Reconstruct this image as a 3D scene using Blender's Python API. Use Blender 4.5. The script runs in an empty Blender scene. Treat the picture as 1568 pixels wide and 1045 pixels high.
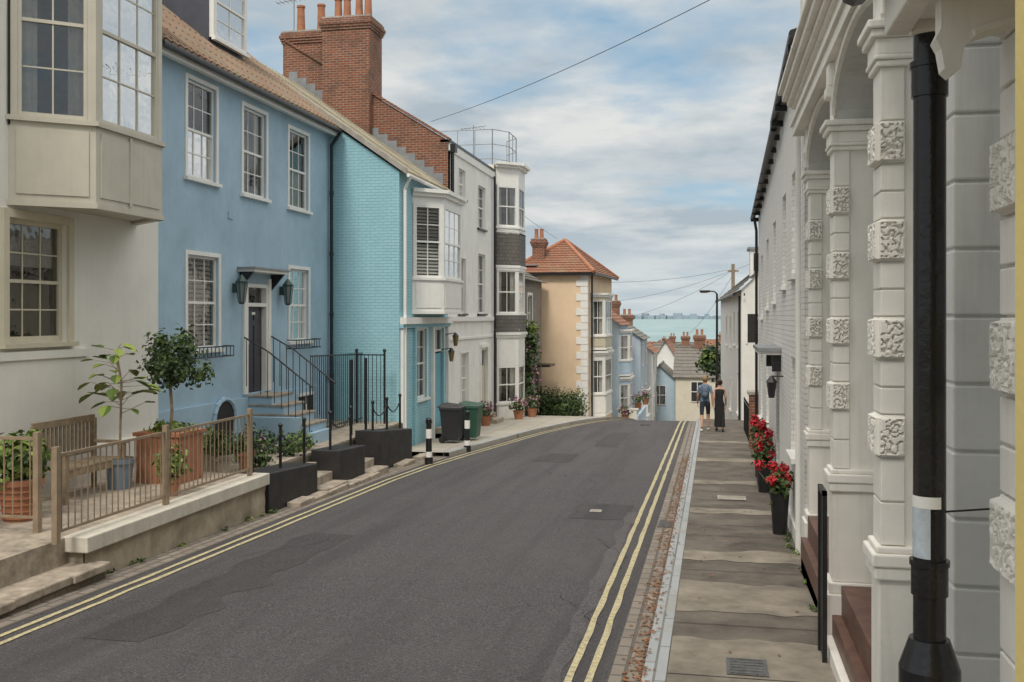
import bpy, math, random
from mathutils import Vector, noise
random.seed(7)
sc=bpy.context.scene
# ------------------------------------------------------------------ materials
MC={}
def new_mat(name):
    m=bpy.data.materials.new(name); m.use_nodes=True
    nt=m.node_tree; b=nt.nodes['Principled BSDF']; return m,nt,b
def rgba(c): return (c[0],c[1],c[2],1)
def mixc(nt,fac,a,b,blend='MIX'):
    n=nt.nodes.new('ShaderNodeMix'); n.data_type='RGBA'; n.blend_type=blend
    for sock,val in ((n.inputs[0],fac),(n.inputs[6],a),(n.inputs[7],b)):
        if isinstance(val,bpy.types.NodeSocket): nt.links.new(val,sock)
        elif isinstance(val,(int,float)): sock.default_value=val
        else: sock.default_value=rgba(val)
    return n.outputs[2]
def noise_n(nt,vec,scale,detail=4,rough=.55):
    n=nt.nodes.new('ShaderNodeTexNoise'); n.inputs['Scale'].default_value=scale
    n.inputs['Detail'].default_value=detail; n.inputs['Roughness'].default_value=rough
    if vec is not None: nt.links.new(vec,n.inputs['Vector'])
    return n.outputs['Fac']
def rng(nt,v,a,b,c=0,d=1):
    n=nt.nodes.new('ShaderNodeMapRange'); nt.links.new(v,n.inputs[0])
    n.inputs[1].default_value=a;n.inputs[2].default_value=b;n.inputs[3].default_value=c;n.inputs[4].default_value=d
    return n.outputs[0]
def bump(nt,b,h,strength,dist=.01,prev=None):
    n=nt.nodes.new('ShaderNodeBump'); n.inputs['Strength'].default_value=strength
    n.inputs['Distance'].default_value=dist; nt.links.new(h,n.inputs['Height'])
    if prev is not None: nt.links.new(prev,n.inputs['Normal'])
    nt.links.new(n.outputs[0],b.inputs['Normal']); return n.outputs[0]
def objvec(nt,scale=None):
    t=nt.nodes.new('ShaderNodeTexCoord')
    if scale is None: return t.outputs['Object']
    m=nt.nodes.new('ShaderNodeMapping'); m.inputs['Scale'].default_value=scale
    nt.links.new(t.outputs['Object'],m.inputs[0]); return m.outputs[0]
def M(name,col,rough=.85,var=.12,scale=2.5,bmp=.2,bscale=45,streak=0.0,metal=0,scol=None,dirt=0):
    if name in MC: return MC[name]
    m,nt,b=new_mat(name); v=objvec(nt)
    n1=noise_n(nt,v,scale,4,.62)
    dark=tuple(c*(1-var*1.6) for c in col); lite=tuple(min(1,c*(1+var*.6)) for c in col)
    c=mixc(nt,rng(nt,n1,.3,.7),dark,lite)
    if streak>0:
        s=noise_n(nt,objvec(nt,(5,5,.35)),1.6,4,.7)
        sc_=scol or (col[0]*.55,col[1]*.54,col[2]*.49)
        c=mixc(nt,rng(nt,s,.5,.78,0,min(1,streak*1.5)),c,sc_)
    if dirt>0:
        c=mixc(nt,rng(nt,noise_n(nt,v,scale*3.1,5,.75),.6,.72,0,dirt),c,(.20,.18,.15))
    nt.links.new(c,b.inputs['Base Color']); b.inputs['Roughness'].default_value=rough
    b.inputs['Metallic'].default_value=metal
    if bmp>0: bump(nt,b,noise_n(nt,v,bscale,3),bmp,.008)
    MC[name]=m; return m
def brickvec(nt,axis=None):
    t=nt.nodes.new('ShaderNodeTexCoord'); s=nt.nodes.new('ShaderNodeSeparateXYZ'); nt.links.new(t.outputs['Object'],s.inputs[0])
    c=nt.nodes.new('ShaderNodeCombineXYZ')
    if axis is None:
        a=nt.nodes.new('ShaderNodeMath'); nt.links.new(s.outputs[0],a.inputs[0]); nt.links.new(s.outputs[1],a.inputs[1])
        nt.links.new(a.outputs[0],c.inputs[0]); nt.links.new(s.outputs[2],c.inputs[1])
    elif axis=='y': nt.links.new(s.outputs[1],c.inputs[0]); nt.links.new(s.outputs[0],c.inputs[1])
    else: nt.links.new(s.outputs[0],c.inputs[0]); nt.links.new(s.outputs[1],c.inputs[1])
    return c.outputs[0]
def brick(name,c1,c2,mort,w=.225,h=.075,ms=.01,axis=None,bmp=.6,rough=.85,streak=0,offset=.5,patch=None,soot=.55):
    if name in MC: return MC[name]
    m,nt,b=new_mat(name); v=brickvec(nt,axis)
    t=nt.nodes.new('ShaderNodeTexBrick'); nt.links.new(v,t.inputs['Vector'])
    t.inputs['Color1'].default_value=rgba(c1); t.inputs['Color2'].default_value=rgba(c2); t.inputs['Mortar'].default_value=rgba(mort)
    t.inputs['Scale'].default_value=1; t.inputs['Brick Width'].default_value=w; t.inputs['Row Height'].default_value=h
    t.inputs['Mortar Size'].default_value=ms; t.inputs['Mortar Smooth'].default_value=.3; t.offset=offset
    ov=objvec(nt)
    c=mixc(nt,rng(nt,noise_n(nt,ov,1.6,4,.65),.3,.75,0,soot),t.outputs['Color'],tuple(x*.6 for x in c1))
    if patch: c=mixc(nt,rng(nt,noise_n(nt,ov,1.3,4,.7),.5,.66,0,.7),c,patch)
    if streak:
        c=mixc(nt,rng(nt,noise_n(nt,objvec(nt,(5,5,.35)),1.5,4,.7),.5,.8,0,streak),c,tuple(x*.5 for x in c1))
    nt.links.new(c,b.inputs['Base Color']); b.inputs['Roughness'].default_value=rough
    inv=rng(nt,t.outputs['Fac'],0,1,1,0)
    p=bump(nt,b,inv,bmp,.008); bump(nt,b,noise_n(nt,ov,60,2),.3,.005,p)
    MC[name]=m; return m
def glassmat():
    m,nt,b=new_mat('window_glass'); nt.nodes.remove(b); out=nt.nodes['Material Output']
    tr=nt.nodes.new('ShaderNodeBsdfTransparent'); tr.inputs[0].default_value=(.85,.88,.88,1)
    gl=nt.nodes.new('ShaderNodeBsdfGlossy'); gl.inputs['Roughness'].default_value=.015
    fr=nt.nodes.new('ShaderNodeFresnel'); fr.inputs[0].default_value=1.55
    bp=nt.nodes.new('ShaderNodeBump'); bp.inputs['Strength'].default_value=.2; bp.inputs['Distance'].default_value=.03
    nt.links.new(noise_n(nt,objvec(nt),2.6,2),bp.inputs['Height']); nt.links.new(bp.outputs[0],gl.inputs['Normal'])
    f=rng(nt,fr.outputs[0],0,1,.12,1.0); mx=nt.nodes.new('ShaderNodeMixShader')
    nt.links.new(f,mx.inputs[0]); nt.links.new(tr.outputs[0],mx.inputs[1]); nt.links.new(gl.outputs[0],mx.inputs[2]); nt.links.new(mx.outputs[0],out.inputs[0])
    return m
GLASS=glassmat()
def leafmat(name,c1,c2,c3):
    m,nt,b=new_mat(name); g=nt.nodes.new('ShaderNodeNewGeometry')
    r=nt.nodes.new('ShaderNodeValToRGB'); nt.links.new(g.outputs['Random Per Island'],r.inputs[0])
    r.color_ramp.elements[0].color=rgba(c1); r.color_ramp.elements[1].color=rgba(c3); e=r.color_ramp.elements.new(.55); e.color=rgba(c2)
    nt.links.new(r.outputs[0],b.inputs['Base Color']); b.inputs['Roughness'].default_value=.55
    return m
LEAF=leafmat('leaf_green',(.025,.05,.015),(.055,.10,.025),(.12,.18,.05))
LEAFY=leafmat('leaf_yellowgreen',(.07,.12,.02),(.14,.21,.03),(.24,.30,.06))
LEAFD=leafmat('leaf_dark',(.018,.04,.014),(.035,.07,.02),(.08,.12,.03))
PETR=leafmat('petal_red',(.35,.01,.015),(.5,.012,.02),(.6,.03,.05))
PETP=leafmat('petal_mix',(.5,.25,.35),(.5,.1,.3),(.6,.6,.5))
DRYL=leafmat('dry_leaf',(.20,.07,.02),(.32,.13,.04),(.12,.06,.02))
WHITE=M('white_gloss_paint',(.82,.81,.77),.5,.04,4,.06,30,streak=.12)
CREAM=M('cream_paint',(.60,.55,.42),.55,.05,3,.08,30,streak=.15)
BLACK=M('black_paint',(.018,.018,.019),.35,.3,6,.15,60)
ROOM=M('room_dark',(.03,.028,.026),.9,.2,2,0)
CURT=M('curtain_cloth',(.66,.63,.56),.95,.1,6,.1,80)
STUCCO_W=M('white_stucco',(.82,.81,.77),.85,.07,1.8,.25,25,streak=.2)
STUCCO_B=M('blue_stucco',(.37,.52,.63),.85,.10,1.1,.7,5,streak=.2,scol=(.25,.38,.49))
STUCCO_T=brick('turquoise_brick',(.34,.60,.67),(.37,.62,.69),(.26,.51,.59),.225,.078,.008,bmp=.9,streak=.2,soot=.25)
WBRICK=brick('white_painted_brick',(.86,.84,.80),(.83,.81,.77),(.68,.66,.62),.225,.078,.008,bmp=.9,streak=.12,soot=.12)
OFFW=M('offwhite_render',(.79,.77,.71),.85,.05,1.0,.45,9,streak=.10)
RBRICK=brick('red_brick',(.31,.10,.045),(.17,.06,.035),(.36,.30,.24),ms=.012,patch=(.10,.065,.045),bmp=.9)
YBRICK=brick('yellow_brick',(.46,.34,.17),(.36,.25,.12),(.45,.40,.32))
SLATEH=brick('slate_hung',(.14,.13,.12),(.20,.18,.16),(.05,.045,.04),.22,.14,.008)
TILE=brick('clay_roof_tile',(.27,.18,.12),(.34,.235,.165),(.07,.05,.035),.24,.5,.022,axis='y',bmp=1.0,patch=(.22,.20,.14),offset=0)
TILEX=brick('orange_roof_tile',(.36,.16,.085),(.27,.115,.07),(.12,.06,.04),.2,.2,.015,axis='x',bmp=.8,patch=(.24,.17,.11))
TILEO=brick('orange_roof_tile_side',(.36,.16,.085),(.27,.115,.07),(.12,.06,.04),.2,.2,.015,axis='y',bmp=.8,patch=(.24,.17,.11))
SLATE=brick('grey_roof_slate',(.17,.155,.14),(.22,.20,.18),(.07,.065,.06),.25,.25,.01,axis='x',bmp=.5,patch=(.20,.18,.12))
SLY=brick('grey_roof_slate_side',(.17,.155,.14),(.22,.20,.18),(.07,.065,.06),.25,.25,.01,axis='y',bmp=.5,patch=(.20,.18,.12))
LICHT=brick('lichen_roof_tile',(.29,.25,.18),(.35,.31,.22),(.10,.09,.07),.2,.4,.02,axis='y',bmp=1.0,patch=(.38,.36,.25),offset=0)
LEAD=M('lead_flashing',(.26,.27,.28),.6,.15,4,.2)
PEACH=M('peach_render',(.80,.61,.42),.85,.05,1.5,.2,20,streak=.12)
GREYST=brick('grey_flint',(.22,.20,.18),(.32,.29,.25),(.27,.25,.22),.12,.08,.012,bmp=.8)
CONC=M('concrete',(.42,.39,.34),.9,.22,3,.4,70,streak=.2)
STONE=M('yard_stone',(.40,.34,.27),.9,.3,5,.8,25,dirt=.5)
TERRA=M('terracotta',(.40,.17,.09),.8,.18,5,.3,40)
WOOD=M('weathered_wood',(.30,.23,.15),.8,.25,9,.3,40)
TANM=M('tan_painted_metal',(.31,.235,.16),.5,.15,6,.1)
PIERM=M('pier_stucco',(.84,.81,.745),.8,.05,2.2,.35,18,streak=.24,dirt=.10)
GREYB=M('grey_ashlar_stucco',(.60,.60,.575),.85,.08,2,.3,20,streak=.25)
REDTILE=M('red_tile_step',(.16,.08,.055),.5,.25,6,.2)
YELLOWP=M('yellow_render',(.80,.64,.24),.7,.05)
# ------------------------------------------------------------------ thing builder
class T:
    def __init__(s,name): s.name=name; s.p={}
    def get(s,part,mat,smooth=False,bev=0):
        if part not in s.p: s.p[part]=dict(v=[],f=[],m=[],fm=[],smooth=smooth,bev=bev)
        return s.p[part]
    def add(s,part,vs,fs,mat,smooth=False,bev=0):
        d=s.get(part,mat,smooth,bev); o=len(d['v'])
        d['v'].extend([tuple(x) for x in vs])
        if mat not in d['m']: d['m'].append(mat)
        mi=d['m'].index(mat)
        for f in fs: d['f'].append([i+o for i in f]); d['fm'].append(mi)
    def box(s,part,x0,x1,y0,y1,z0,z1,mat,bev=0):
        vs=[(x,y,z) for z in (z0,z1) for y in (y0,y1) for x in (x0,x1)]
        s.add(part,vs,BF,mat,False,bev)
    def fbox(s,part,F,a0,a1,z0,z1,d0,d1,mat,bev=0):
        vs=[fp(F,a,z,d) for z in (z0,z1) for d in (d0,d1) for a in (a0,a1)]
        s.add(part,vs,BF,mat,False,bev)
    def quad(s,part,ps,mat): s.add(part,ps,[list(range(len(ps)))],mat)
    def cyl(s,part,p0,p1,r0,r1,mat,n=10,caps=True,smooth=True):
        p0=Vector(p0);p1=Vector(p1); ax=(p1-p0)
        if ax.length<1e-6:return
        ax.normalize(); u=ax.orthogonal().normalized(); w=ax.cross(u)
        vs=[];fs=[]
        for p,r in((p0,r0),(p1,r1)):
            for i in range(n):
                a=2*math.pi*i/n; vs.append(p+u*r*math.cos(a)+w*r*math.sin(a))
        for i in range(n): fs.append([i,(i+1)%n,n+(i+1)%n,n+i])
        if caps: fs.append(list(range(n))[::-1]); fs.append(list(range(n,2*n)))
        s.add(part,vs,fs,mat,smooth)
    def tube(s,part,pts,r,mat,n=6):
        for a,b in zip(pts[:-1],pts[1:]): s.cyl(part,a,b,r,r,mat,n)
    def ball(s,part,c,r,mat,n=10,sq=(1,1,1)):
        vs=[];fs=[];m=n//2+1
        for j in range(m+1):
            t=math.pi*j/m
            for i in range(n):
                a=2*math.pi*i/n; vs.append((c[0]+r*sq[0]*math.sin(t)*math.cos(a),c[1]+r*sq[1]*math.sin(t)*math.sin(a),c[2]+r*sq[2]*math.cos(t)))
        for j in range(m):
            for i in range(n): fs.append([j*n+i,j*n+(i+1)%n,(j+1)*n+(i+1)%n,(j+1)*n+i])
        s.add(part,vs,fs,mat,True)
    def done(s):
        allv=[v for d in s.p.values() for v in d['v']]
        if not allv: return
        xs=[v[0] for v in allv];ys=[v[1] for v in allv];zs=[v[2] for v in allv]
        L=Vector(((min(xs)+max(xs))/2,(min(ys)+max(ys))/2,min(zs)))
        import bmesh
        single=len(s.p)==1; root=None
        if not single:
            root=bpy.data.objects.new(s.name,None); root.location=L; root.empty_display_size=.3; sc.collection.objects.link(root)
        for pn,d in s.p.items():
            me=bpy.data.meshes.new(s.name if single else pn)
            me.from_pydata([tuple(Vector(v)-L) for v in d['v']],[],d['f'])
            for m in d['m']: me.materials.append(m)
            me.polygons.foreach_set('material_index',d['fm'])
            if len(d['f'])<40000:
                bm=bmesh.new(); bm.from_mesh(me); bmesh.ops.recalc_face_normals(bm,faces=bm.faces); bm.to_mesh(me); bm.free()
            if d['smooth']:
                me.polygons.foreach_set('use_smooth',[True]*len(me.polygons))
                try: me.set_sharp_from_angle(angle=math.radians(45))
                except Exception: pass
            ob=bpy.data.objects.new(s.name if single else pn,me); sc.collection.objects.link(ob)
            if single: ob.location=L
            else: ob.parent=root
            if d['bev']>0:
                bv=ob.modifiers.new('Bevel','BEVEL'); bv.width=d['bev']; bv.segments=2; bv.limit_method='ANGLE'
        return root
BF=[[0,2,3,1],[4,5,7,6],[0,1,5,4],[2,6,7,3],[0,4,6,2],[1,3,7,5]]
def fp(F,a,z,d): return (F[0]+F[2]*a+F[4]*d, F[1]+F[3]*a+F[5]*d, z)
def FL(x): return (x,0,0,1,1,0)
def FR(x): return (x,0,0,1,-1,0)
def FC(y): return (0,y,1,0,0,-1)
def FE(p,q):
    dx,dy=q[0]-p[0],q[1]-p[1]; l=math.hypot(dx,dy); return (p[0],p[1],dx/l,dy/l,dy/l,-dx/l),l
def wall(t,part,F,a0,a1,z0,z1,ops,mat,rev=.14):
    A=sorted(set([a0,a1]+[o[i] for o in ops for i in (0,1)])); Z=sorted(set([z0,z1]+[o[i] for o in ops for i in (2,3)]))
    for i in range(len(A)-1):
        for j in range(len(Z)-1):
            ca=(A[i]+A[i+1])/2; cz=(Z[j]+Z[j+1])/2
            if any(o[0]<ca<o[1] and o[2]<cz<o[3] for o in ops): continue
            t.quad(part,[fp(F,A[i],Z[j],0),fp(F,A[i+1],Z[j],0),fp(F,A[i+1],Z[j+1],0),fp(F,A[i],Z[j+1],0)],mat)
    for o in ops:
        c=[(o[0],o[2]),(o[1],o[2]),(o[1],o[3]),(o[0],o[3])]
        for k in range(4):
            p,q=c[k],c[(k+1)%4]
            t.quad(part+'_reveals',[fp(F,p[0],p[1],0),fp(F,q[0],q[1],0),fp(F,q[0],q[1],-rev),fp(F,p[0],p[1],-rev)],mat)
def win(t,F,a0,a1,z0,z1,cols=2,rows=2,mat=None,trim=.08,sill=True,curtain=1,inset=.1,fw=.05,room=.5,sillmat=None,proud=.02,mid=True):
    mat=mat or WHITE; P='window_frames'; i=inset
    t.fbox(P,F,a0+.002,a0+fw,z0,z1,-i-.03,-i+.04,mat); t.fbox(P,F,a1-fw,a1-.002,z0,z1,-i-.03,-i+.04,mat)
    t.fbox(P,F,a0+fw,a1-fw,z1-fw,z1-.002,-i-.03,-i+.038,mat); t.fbox(P,F,a0+fw,a1-fw,z0+.002,z0+fw*1.3,-i-.03,-i+.038,mat)
    zm=(z0+z1)/2
    if mid: t.fbox(P,F,a0+fw,a1-fw,zm-.025,zm+.025,-i-.02,-i+.03,mat)
    bw=.011
    for k in range(1,cols):
        a=a0+fw+(a1-a0-2*fw)*k/cols; t.fbox('glazing_bars',F,a-bw,a+bw,z0+fw,z1-fw,-i-.012,-i+.014,mat)
    nr=rows*2 if mid else rows
    for k in range(1,nr):
        if mid and k==rows: continue
        z=z0+fw+(z1-z0-2*fw)*k/nr; t.fbox('glazing_bars',F,a0+fw,a1-fw,z-bw,z+bw,-i-.011,-i+.012,mat)
    j=.004*random.uniform(-1,1)
    if mid:
        for (za,zb,dd) in ((z0+fw,zm,-.004),(zm,z1-fw,.004)):
            t.quad('glass',[fp(F,a0+fw,za,-i+dd),fp(F,a1-fw,za,-i+dd+j),fp(F,a1-fw,zb,-i+dd+j),fp(F,a0+fw,zb,-i+dd-j*.5)],GLASS)
    else: t.quad('glass',[fp(F,a0+fw,z0+fw,-i),fp(F,a1-fw,z0+fw,-i),fp(F,a1-fw,z1-fw,-i),fp(F,a0+fw,z1-fw,-i)],GLASS)
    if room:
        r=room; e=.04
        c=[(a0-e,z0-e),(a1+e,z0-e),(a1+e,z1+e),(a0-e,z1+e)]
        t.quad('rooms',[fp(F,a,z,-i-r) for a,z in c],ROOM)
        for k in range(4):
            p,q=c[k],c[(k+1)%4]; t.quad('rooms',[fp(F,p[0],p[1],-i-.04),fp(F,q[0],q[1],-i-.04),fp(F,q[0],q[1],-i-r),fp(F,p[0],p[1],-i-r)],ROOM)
    def drape(b0,b1,y0,y1):
        n=max(4,int((b1-b0)/.035))
        for k in range(n):
            x0=b0+(b1-b0)*k/n; x1=b0+(b1-b0)*(k+1)/n; da=-i-.07-.03*(k%2); db=-i-.07-.03*((k+1)%2)
            t.quad('curtains',[fp(F,x0,y0,da),fp(F,x1,y0,db),fp(F,x1,y1,db),fp(F,x0,y1,da)],CURT)
    w=a1-a0
    if curtain==1: drape(a0+.03,a0+w*.28,z0,z1); drape(a1-w*.28,a1-.03,z0,z1)
    elif curtain==2: drape(a0+.03,a1-.03,zm+(z1-zm)*.25,z1)
    elif curtain==3:
        n=int((z1-z0)/.09)
        for k in range(n):
            z=z0+(z1-z0)*(k+.5)/n; t.quad('blinds',[fp(F,a0+.03,z-.03,-i-.05),fp(F,a1-.03,z-.03,-i-.05),fp(F,a1-.03,z+.03,-i-.09),fp(F,a0+.03,z+.03,-i-.09)],CURT)
    elif curtain==4: drape(a0+.03,a1-.03,z0,zm)
    if trim>0:
        t.fbox('window_surrounds',F,a0-trim,a0-.001,z0,z1+trim,-.02,proud,mat,); t.fbox('window_surrounds',F,a1+.001,a1+trim,z0,z1+trim,-.02,proud,mat)
        t.fbox('window_surrounds',F,a0,a1,z1+.001,z1+trim-.002,-.02,proud-.003,mat)
    if sill: t.fbox('sills',F,a0-trim-.04,a1+trim+.04,z0-.07,z0-.002,-i,proud+.06,sillmat or mat)
def roof(t,part,e0,e1,r0,r1,mat,n,lip=.03):
    e0,e1,r0,r1=map(Vector,(e0,e1,r0,r1)); nn=(e1-e0).cross(r0-e0)
    if nn.length<1e-6: nn=(e1-e0).cross(r1-e0)
    nn.normalize()
    if nn.z<0: nn=-nn
    for i in range(n):
        a=e0.lerp(r0,i/n)+nn*lip;b=e1.lerp(r1,i/n)+nn*lip;c=e1.lerp(r1,(i+1)/n);d=e0.lerp(r0,(i+1)/n)
        t.quad(part,[a,b,c,d],mat); t.quad(part,[a,b,b-nn*lip,a-nn*lip],mat)
def bay(t,pts,z0,zs,zh,z1,pm,fm=None,cols=(2,3,2),rows=2,post=.09,curtain=1,topk=.08,inset=.04,sillp=.05,skip=()):
    fm=fm or WHITE
    for k in range(len(pts)-1):
        F,l=FE(pts[k],pts[k+1])
        t.fbox('bay_panels',F,0.003,l-.003,z0,zs,-.12,0,pm)
        t.fbox('bay_panels',F,.1,l-.1,z0+.12,zs-.14,0,.018,pm)
        t.fbox('bay_head',F,0.003,l-.003,zh,z1,-.12,0,pm)
        t.fbox('bay_posts',F,0.004,post,zs,zh,-.12,-.003,fm); t.fbox('bay_posts',F,l-post,l-.004,zs,zh,-.12,-.003,fm)
        t.fbox('bay_sill',F,-.03,l+.03,zs-.05,zs+.02,-.1,sillp,fm)
        t.fbox('bay_cornice',F,-.04,l+.04,z1-.1,z1,-.1,topk,fm); t.fbox('bay_cornice',F,-.02,l+.02,z1-.2,z1-.1,-.1,topk*.5,fm)
        t.fbox('bay_cornice',F,-.015,l+.015,z0-.05,z0+.03,-.1,.03,fm)
        if k not in skip: win(t,F,post,l-post,zs+.02,zh,cols[k],rows,fm,trim=0,sill=False,curtain=curtain,inset=inset,room=0)
    t.quad('bay_underside',[(p[0],p[1],z0) for p in pts],fm); t.quad('bay_roof',[(p[0],p[1],z1-.02) for p in pts],LEAD)
    t.quad('bay_floor',[(p[0],p[1],zs-.1) for p in pts],ROOM)
def shell(t,x0,x1,y0,y1,z0,z1,mat,sides='nesw',part='walls'):
    if 'n' in sides: t.quad(part,[(x0,y1,z0),(x1,y1,z0),(x1,y1,z1),(x0,y1,z1)],mat)
    if 's' in sides: t.quad(part,[(x0,y0,z0),(x1,y0,z0),(x1,y0,z1),(x0,y0,z1)],mat)
    if 'e' in sides: t.quad(part,[(x1,y0,z0),(x1,y1,z0),(x1,y1,z1),(x1,y0,z1)],mat)
    if 'w' in sides: t.quad(part,[(x0,y0,z0),(x0,y1,z0),(x0,y1,z1),(x0,y0,z1)],mat)
def leaves(t,part,c,r,n,size,mat,bias=.45,lump=.35,asp=1.6):
    c=Vector(c); seed=Vector((random.random()*50,random.random()*50,0))
    for i in range(n):
        d=Vector((random.gauss(0,1),random.gauss(0,1),random.gauss(0,1))).normalized()
        k=1+lump*2*noise.noise(d*2.2+seed)
        rad=(bias+(1-bias)*random.random()**.6)*k
        p=c+Vector((d.x*r[0],d.y*r[1],d.z*r[2]))*rad
        nr=(d+Vector((random.gauss(0,.6),random.gauss(0,.6),random.gauss(.3,.6)))).normalized()
        u=nr.orthogonal().normalized(); w=nr.cross(u); an=random.random()*6.28
        uu=u*math.cos(an)+w*math.sin(an); ww=nr.cross(uu); s=size*random.uniform(.6,1.3)
        t.add(part,[p-uu*s*asp/2,p+ww*s/2+nr*s*.12,p+uu*s*asp/2,p-ww*s/2+nr*s*.12],[[0,1,2,3]],mat)
def chimney(t,x0,x1,y0,y1,z0,z1,mat,pots,pr=.13,ph=.5,potmat=None):
    t.box('chimney_stack',x0,x1,y0,y1,z0,z1,mat)
    for k,(a,h0,h1) in enumerate(((.04,.36,.28),(.07,.28,.2),(.1,.2,.1),(.06,.1,0))): t.box('chimney_corbel',x0-a,x1+a,y0-a,y1+a,z1-h0,z1-h1,mat)
    t.box('chimney_flaunching',x0-.02,x1+.02,y0-.02,y1+.02,z1,z1+.06,CONC)
    for px,py in pots:
        t.cyl('chimney_pots',(px,py,z1+.06),(px,py,z1+ph),pr,pr*.8,potmat or TERRA,12); t.cyl('chimney_pots',(px,py,z1+ph-.06),(px,py,z1+ph),pr*.98,pr*.98,potmat or TERRA,12)
def gutter(t,pts,r=.055): t.tube('gutter',pts,r,BLACK,8)
# ------------------------------------------------------------------ terrain
def g(y):
    if y<36: return -2.8-.0315*y
    if y<44: q=y-36; return -3.934-(.0315*q+.0985/16*q*q)
    if y<72: return -4.58-.13*(y-44)
    return -8.22-.055*(y-72)
def lerpt(tab,y):
    if y<=tab[0][0]: return tab[0][1]
    for (a,b),(c,d) in zip(tab[:-1],tab[1:]):
        if y<=c:
            s=(y-a)/(c-a); return b+(d-b)*s
    return tab[-1][1]
RL=[(20,-6.85),(22.5,-6.74),(25.5,-6.45),(29.3,-6.02),(32,-5.7),(34,-5.35),(36,-4.95),(38,-4.5),(40,-4.1),(45,-3.5),(60,-3.2),(120,-3.2)]
RR=[(36,-.86),(60,-.9),(120,-1.2)]
def ys_for(y0,y1,step=.5):
    n=max(1,int(round((y1-y0)/step))); return [y0+(y1-y0)*i/n for i in range(n+1)]
def strip(name,fl,fr,dz,y0,y1,mat,side=0,step=.5,nx=1,t=None,part='surface',wob=0):
    tt=t or T(name); ys=ys_for(y0,y1,step); vs=[];fs=[]
    for y in ys:
        a,b=fl(y),fr(y)
        if wob: a+=wob*noise.noise(Vector((y*1.3,1,0))); b+=wob*noise.noise(Vector((y*1.7,5,0)))
        for i in range(nx+1): vs.append((a+(b-a)*i/nx,y,g(y)+dz))
    w=nx+1
    for j in range(len(ys)-1):
        for i in range(nx): fs.append([j*w+i,j*w+i+1,(j+1)*w+i+1,(j+1)*w+i])
    tt.add(part,vs,fs,mat)
    if side:
        for fn in (fl,fr):
            vs=[];fs=[]
            for y in ys: vs+= [(fn(y),y,g(y)+dz),(fn(y),y,g(y)+dz-side)]
            for j in range(len(ys)-1): fs.append([2*j,2*j+1,2*j+3,2*j+2])
            tt.add(part,vs,fs,mat)
    if t is None: tt.done()
    return tt
GROUNDM=M('ground_earth',(.16,.14,.10),.95,.3,.3,.5,3)
gt=T('ground'); ys=[-80,-40]+[i for i in range(-20,120,2)]+[140,170,200,250,300,360,420]; xs=[-600,-200,-80,-40,-20,-10,0,10,20,40,80,200,600]
vs=[];fs=[]
for y in ys:
    for x in xs: vs.append((x,y,g(y)-.03))
w=len(xs)
for j in range(len(ys)-1):
    for i in range(w-1): fs.append([j*w+i,j*w+i+1,(j+1)*w+i+1,(j+1)*w+i])
gt.add('ground',vs,fs,GROUNDM); gt.done()
def asphalt(nm='road_asphalt',k=1.0):
    k*=.86
    m,nt,b=new_mat(nm); v=objvec(nt)
    f=noise_n(nt,v,42,4,.8); lo=noise_n(nt,v,.45,4,.65); st=noise_n(nt,objvec(nt,(1.9,.10,1)),1.0,4,.6)
    c=mixc(nt,rng(nt,f,.38,.62),(.026*k,.024*k,.027*k),(.138*k,.126*k,.130*k))
    c=mixc(nt,rng(nt,lo,.38,.66,0,.5),c,(.108*k,.098*k,.100*k)); c=mixc(nt,rng(nt,st,.46,.66,0,.55),c,(.042*k,.038*k,.041*k))
    bl=noise_n(nt,v,3.2,5,.75); c=mixc(nt,rng(nt,bl,.56,.70,0,.5),c,(.034,.031,.033))
    vo=nt.nodes.new('ShaderNodeTexVoronoi'); vo.inputs['Scale'].default_value=17; nt.links.new(v,vo.inputs['Vector'])
    c=mixc(nt,rng(nt,vo.outputs['Distance'],.05,.16,.6,0),c,(.27,.25,.23))
    nt.links.new(c,b.inputs['Base Color']); b.inputs['Roughness'].default_value=.8
    bump(nt,b,noise_n(nt,v,60,3,.75),1.0,.012); return m
ASPH=asphalt()
strip('road',lambda y:lerpt(RL,y),lambda y:lerpt(RR,y),0,-20,120,ASPH,nx=4)
PATCH=asphalt('asphalt_patch',.72); PATCH2=asphalt('asphalt_patch_light',1.25)
rp=T('road_repair_patch')
strip('',lambda y:-2.3,lambda y:-1.35,.0035,16.2,17.8,PATCH,t=rp,part='patch',wob=.12,step=.1)
strip('',lambda y:-4.3,lambda y:-3.4,.0035,24,26,PATCH,t=rp,part='patch',wob=.2,step=.1)
strip('',lambda y:-1.40,lambda y:-1.24,.0045,5,17,PATCH2,t=rp,part='patch',wob=.10,step=.1)
strip('',lambda y:-5.9,lambda y:-5.2,.0035,8.5,14,PATCH,t=rp,part='patch',wob=.25,step=.1)
strip('',lambda y:-3.3,lambda y:-2.6,.0035,28,33,PATCH,t=rp,part='patch',wob=.2,step=.2)
rp.done()
ck=T('road_cracks'); CRK=M('crack_dark',(.02,.018,.018),.95,.1)
for (x,y,a,n) in ((-1.0,15.6,2.6,30),(-1.3,17.4,2.9,34),(-1.2,12.2,1.8,26),(-2.4,20.5,2.4,30),(-6.2,12.2,.6,18),(-1.1,10,2.2,14)):
    for k in range(n):
        a2=a+random.gauss(0,.6); x2=x+.08*math.cos(a2); y2=y+.12*math.sin(a2); w=.0045
        ck.add('cracks',[(x-w,y,g(y)+.005),(x+w,y,g(y)+.005),(x2+w,y2,g(y2)+.005),(x2-w,y2,g(y2)+.005)],[[0,1,2,3]],CRK); x,y=x2,y2
        if x<-6.5 or x>-.9: break
ck.done()
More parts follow.
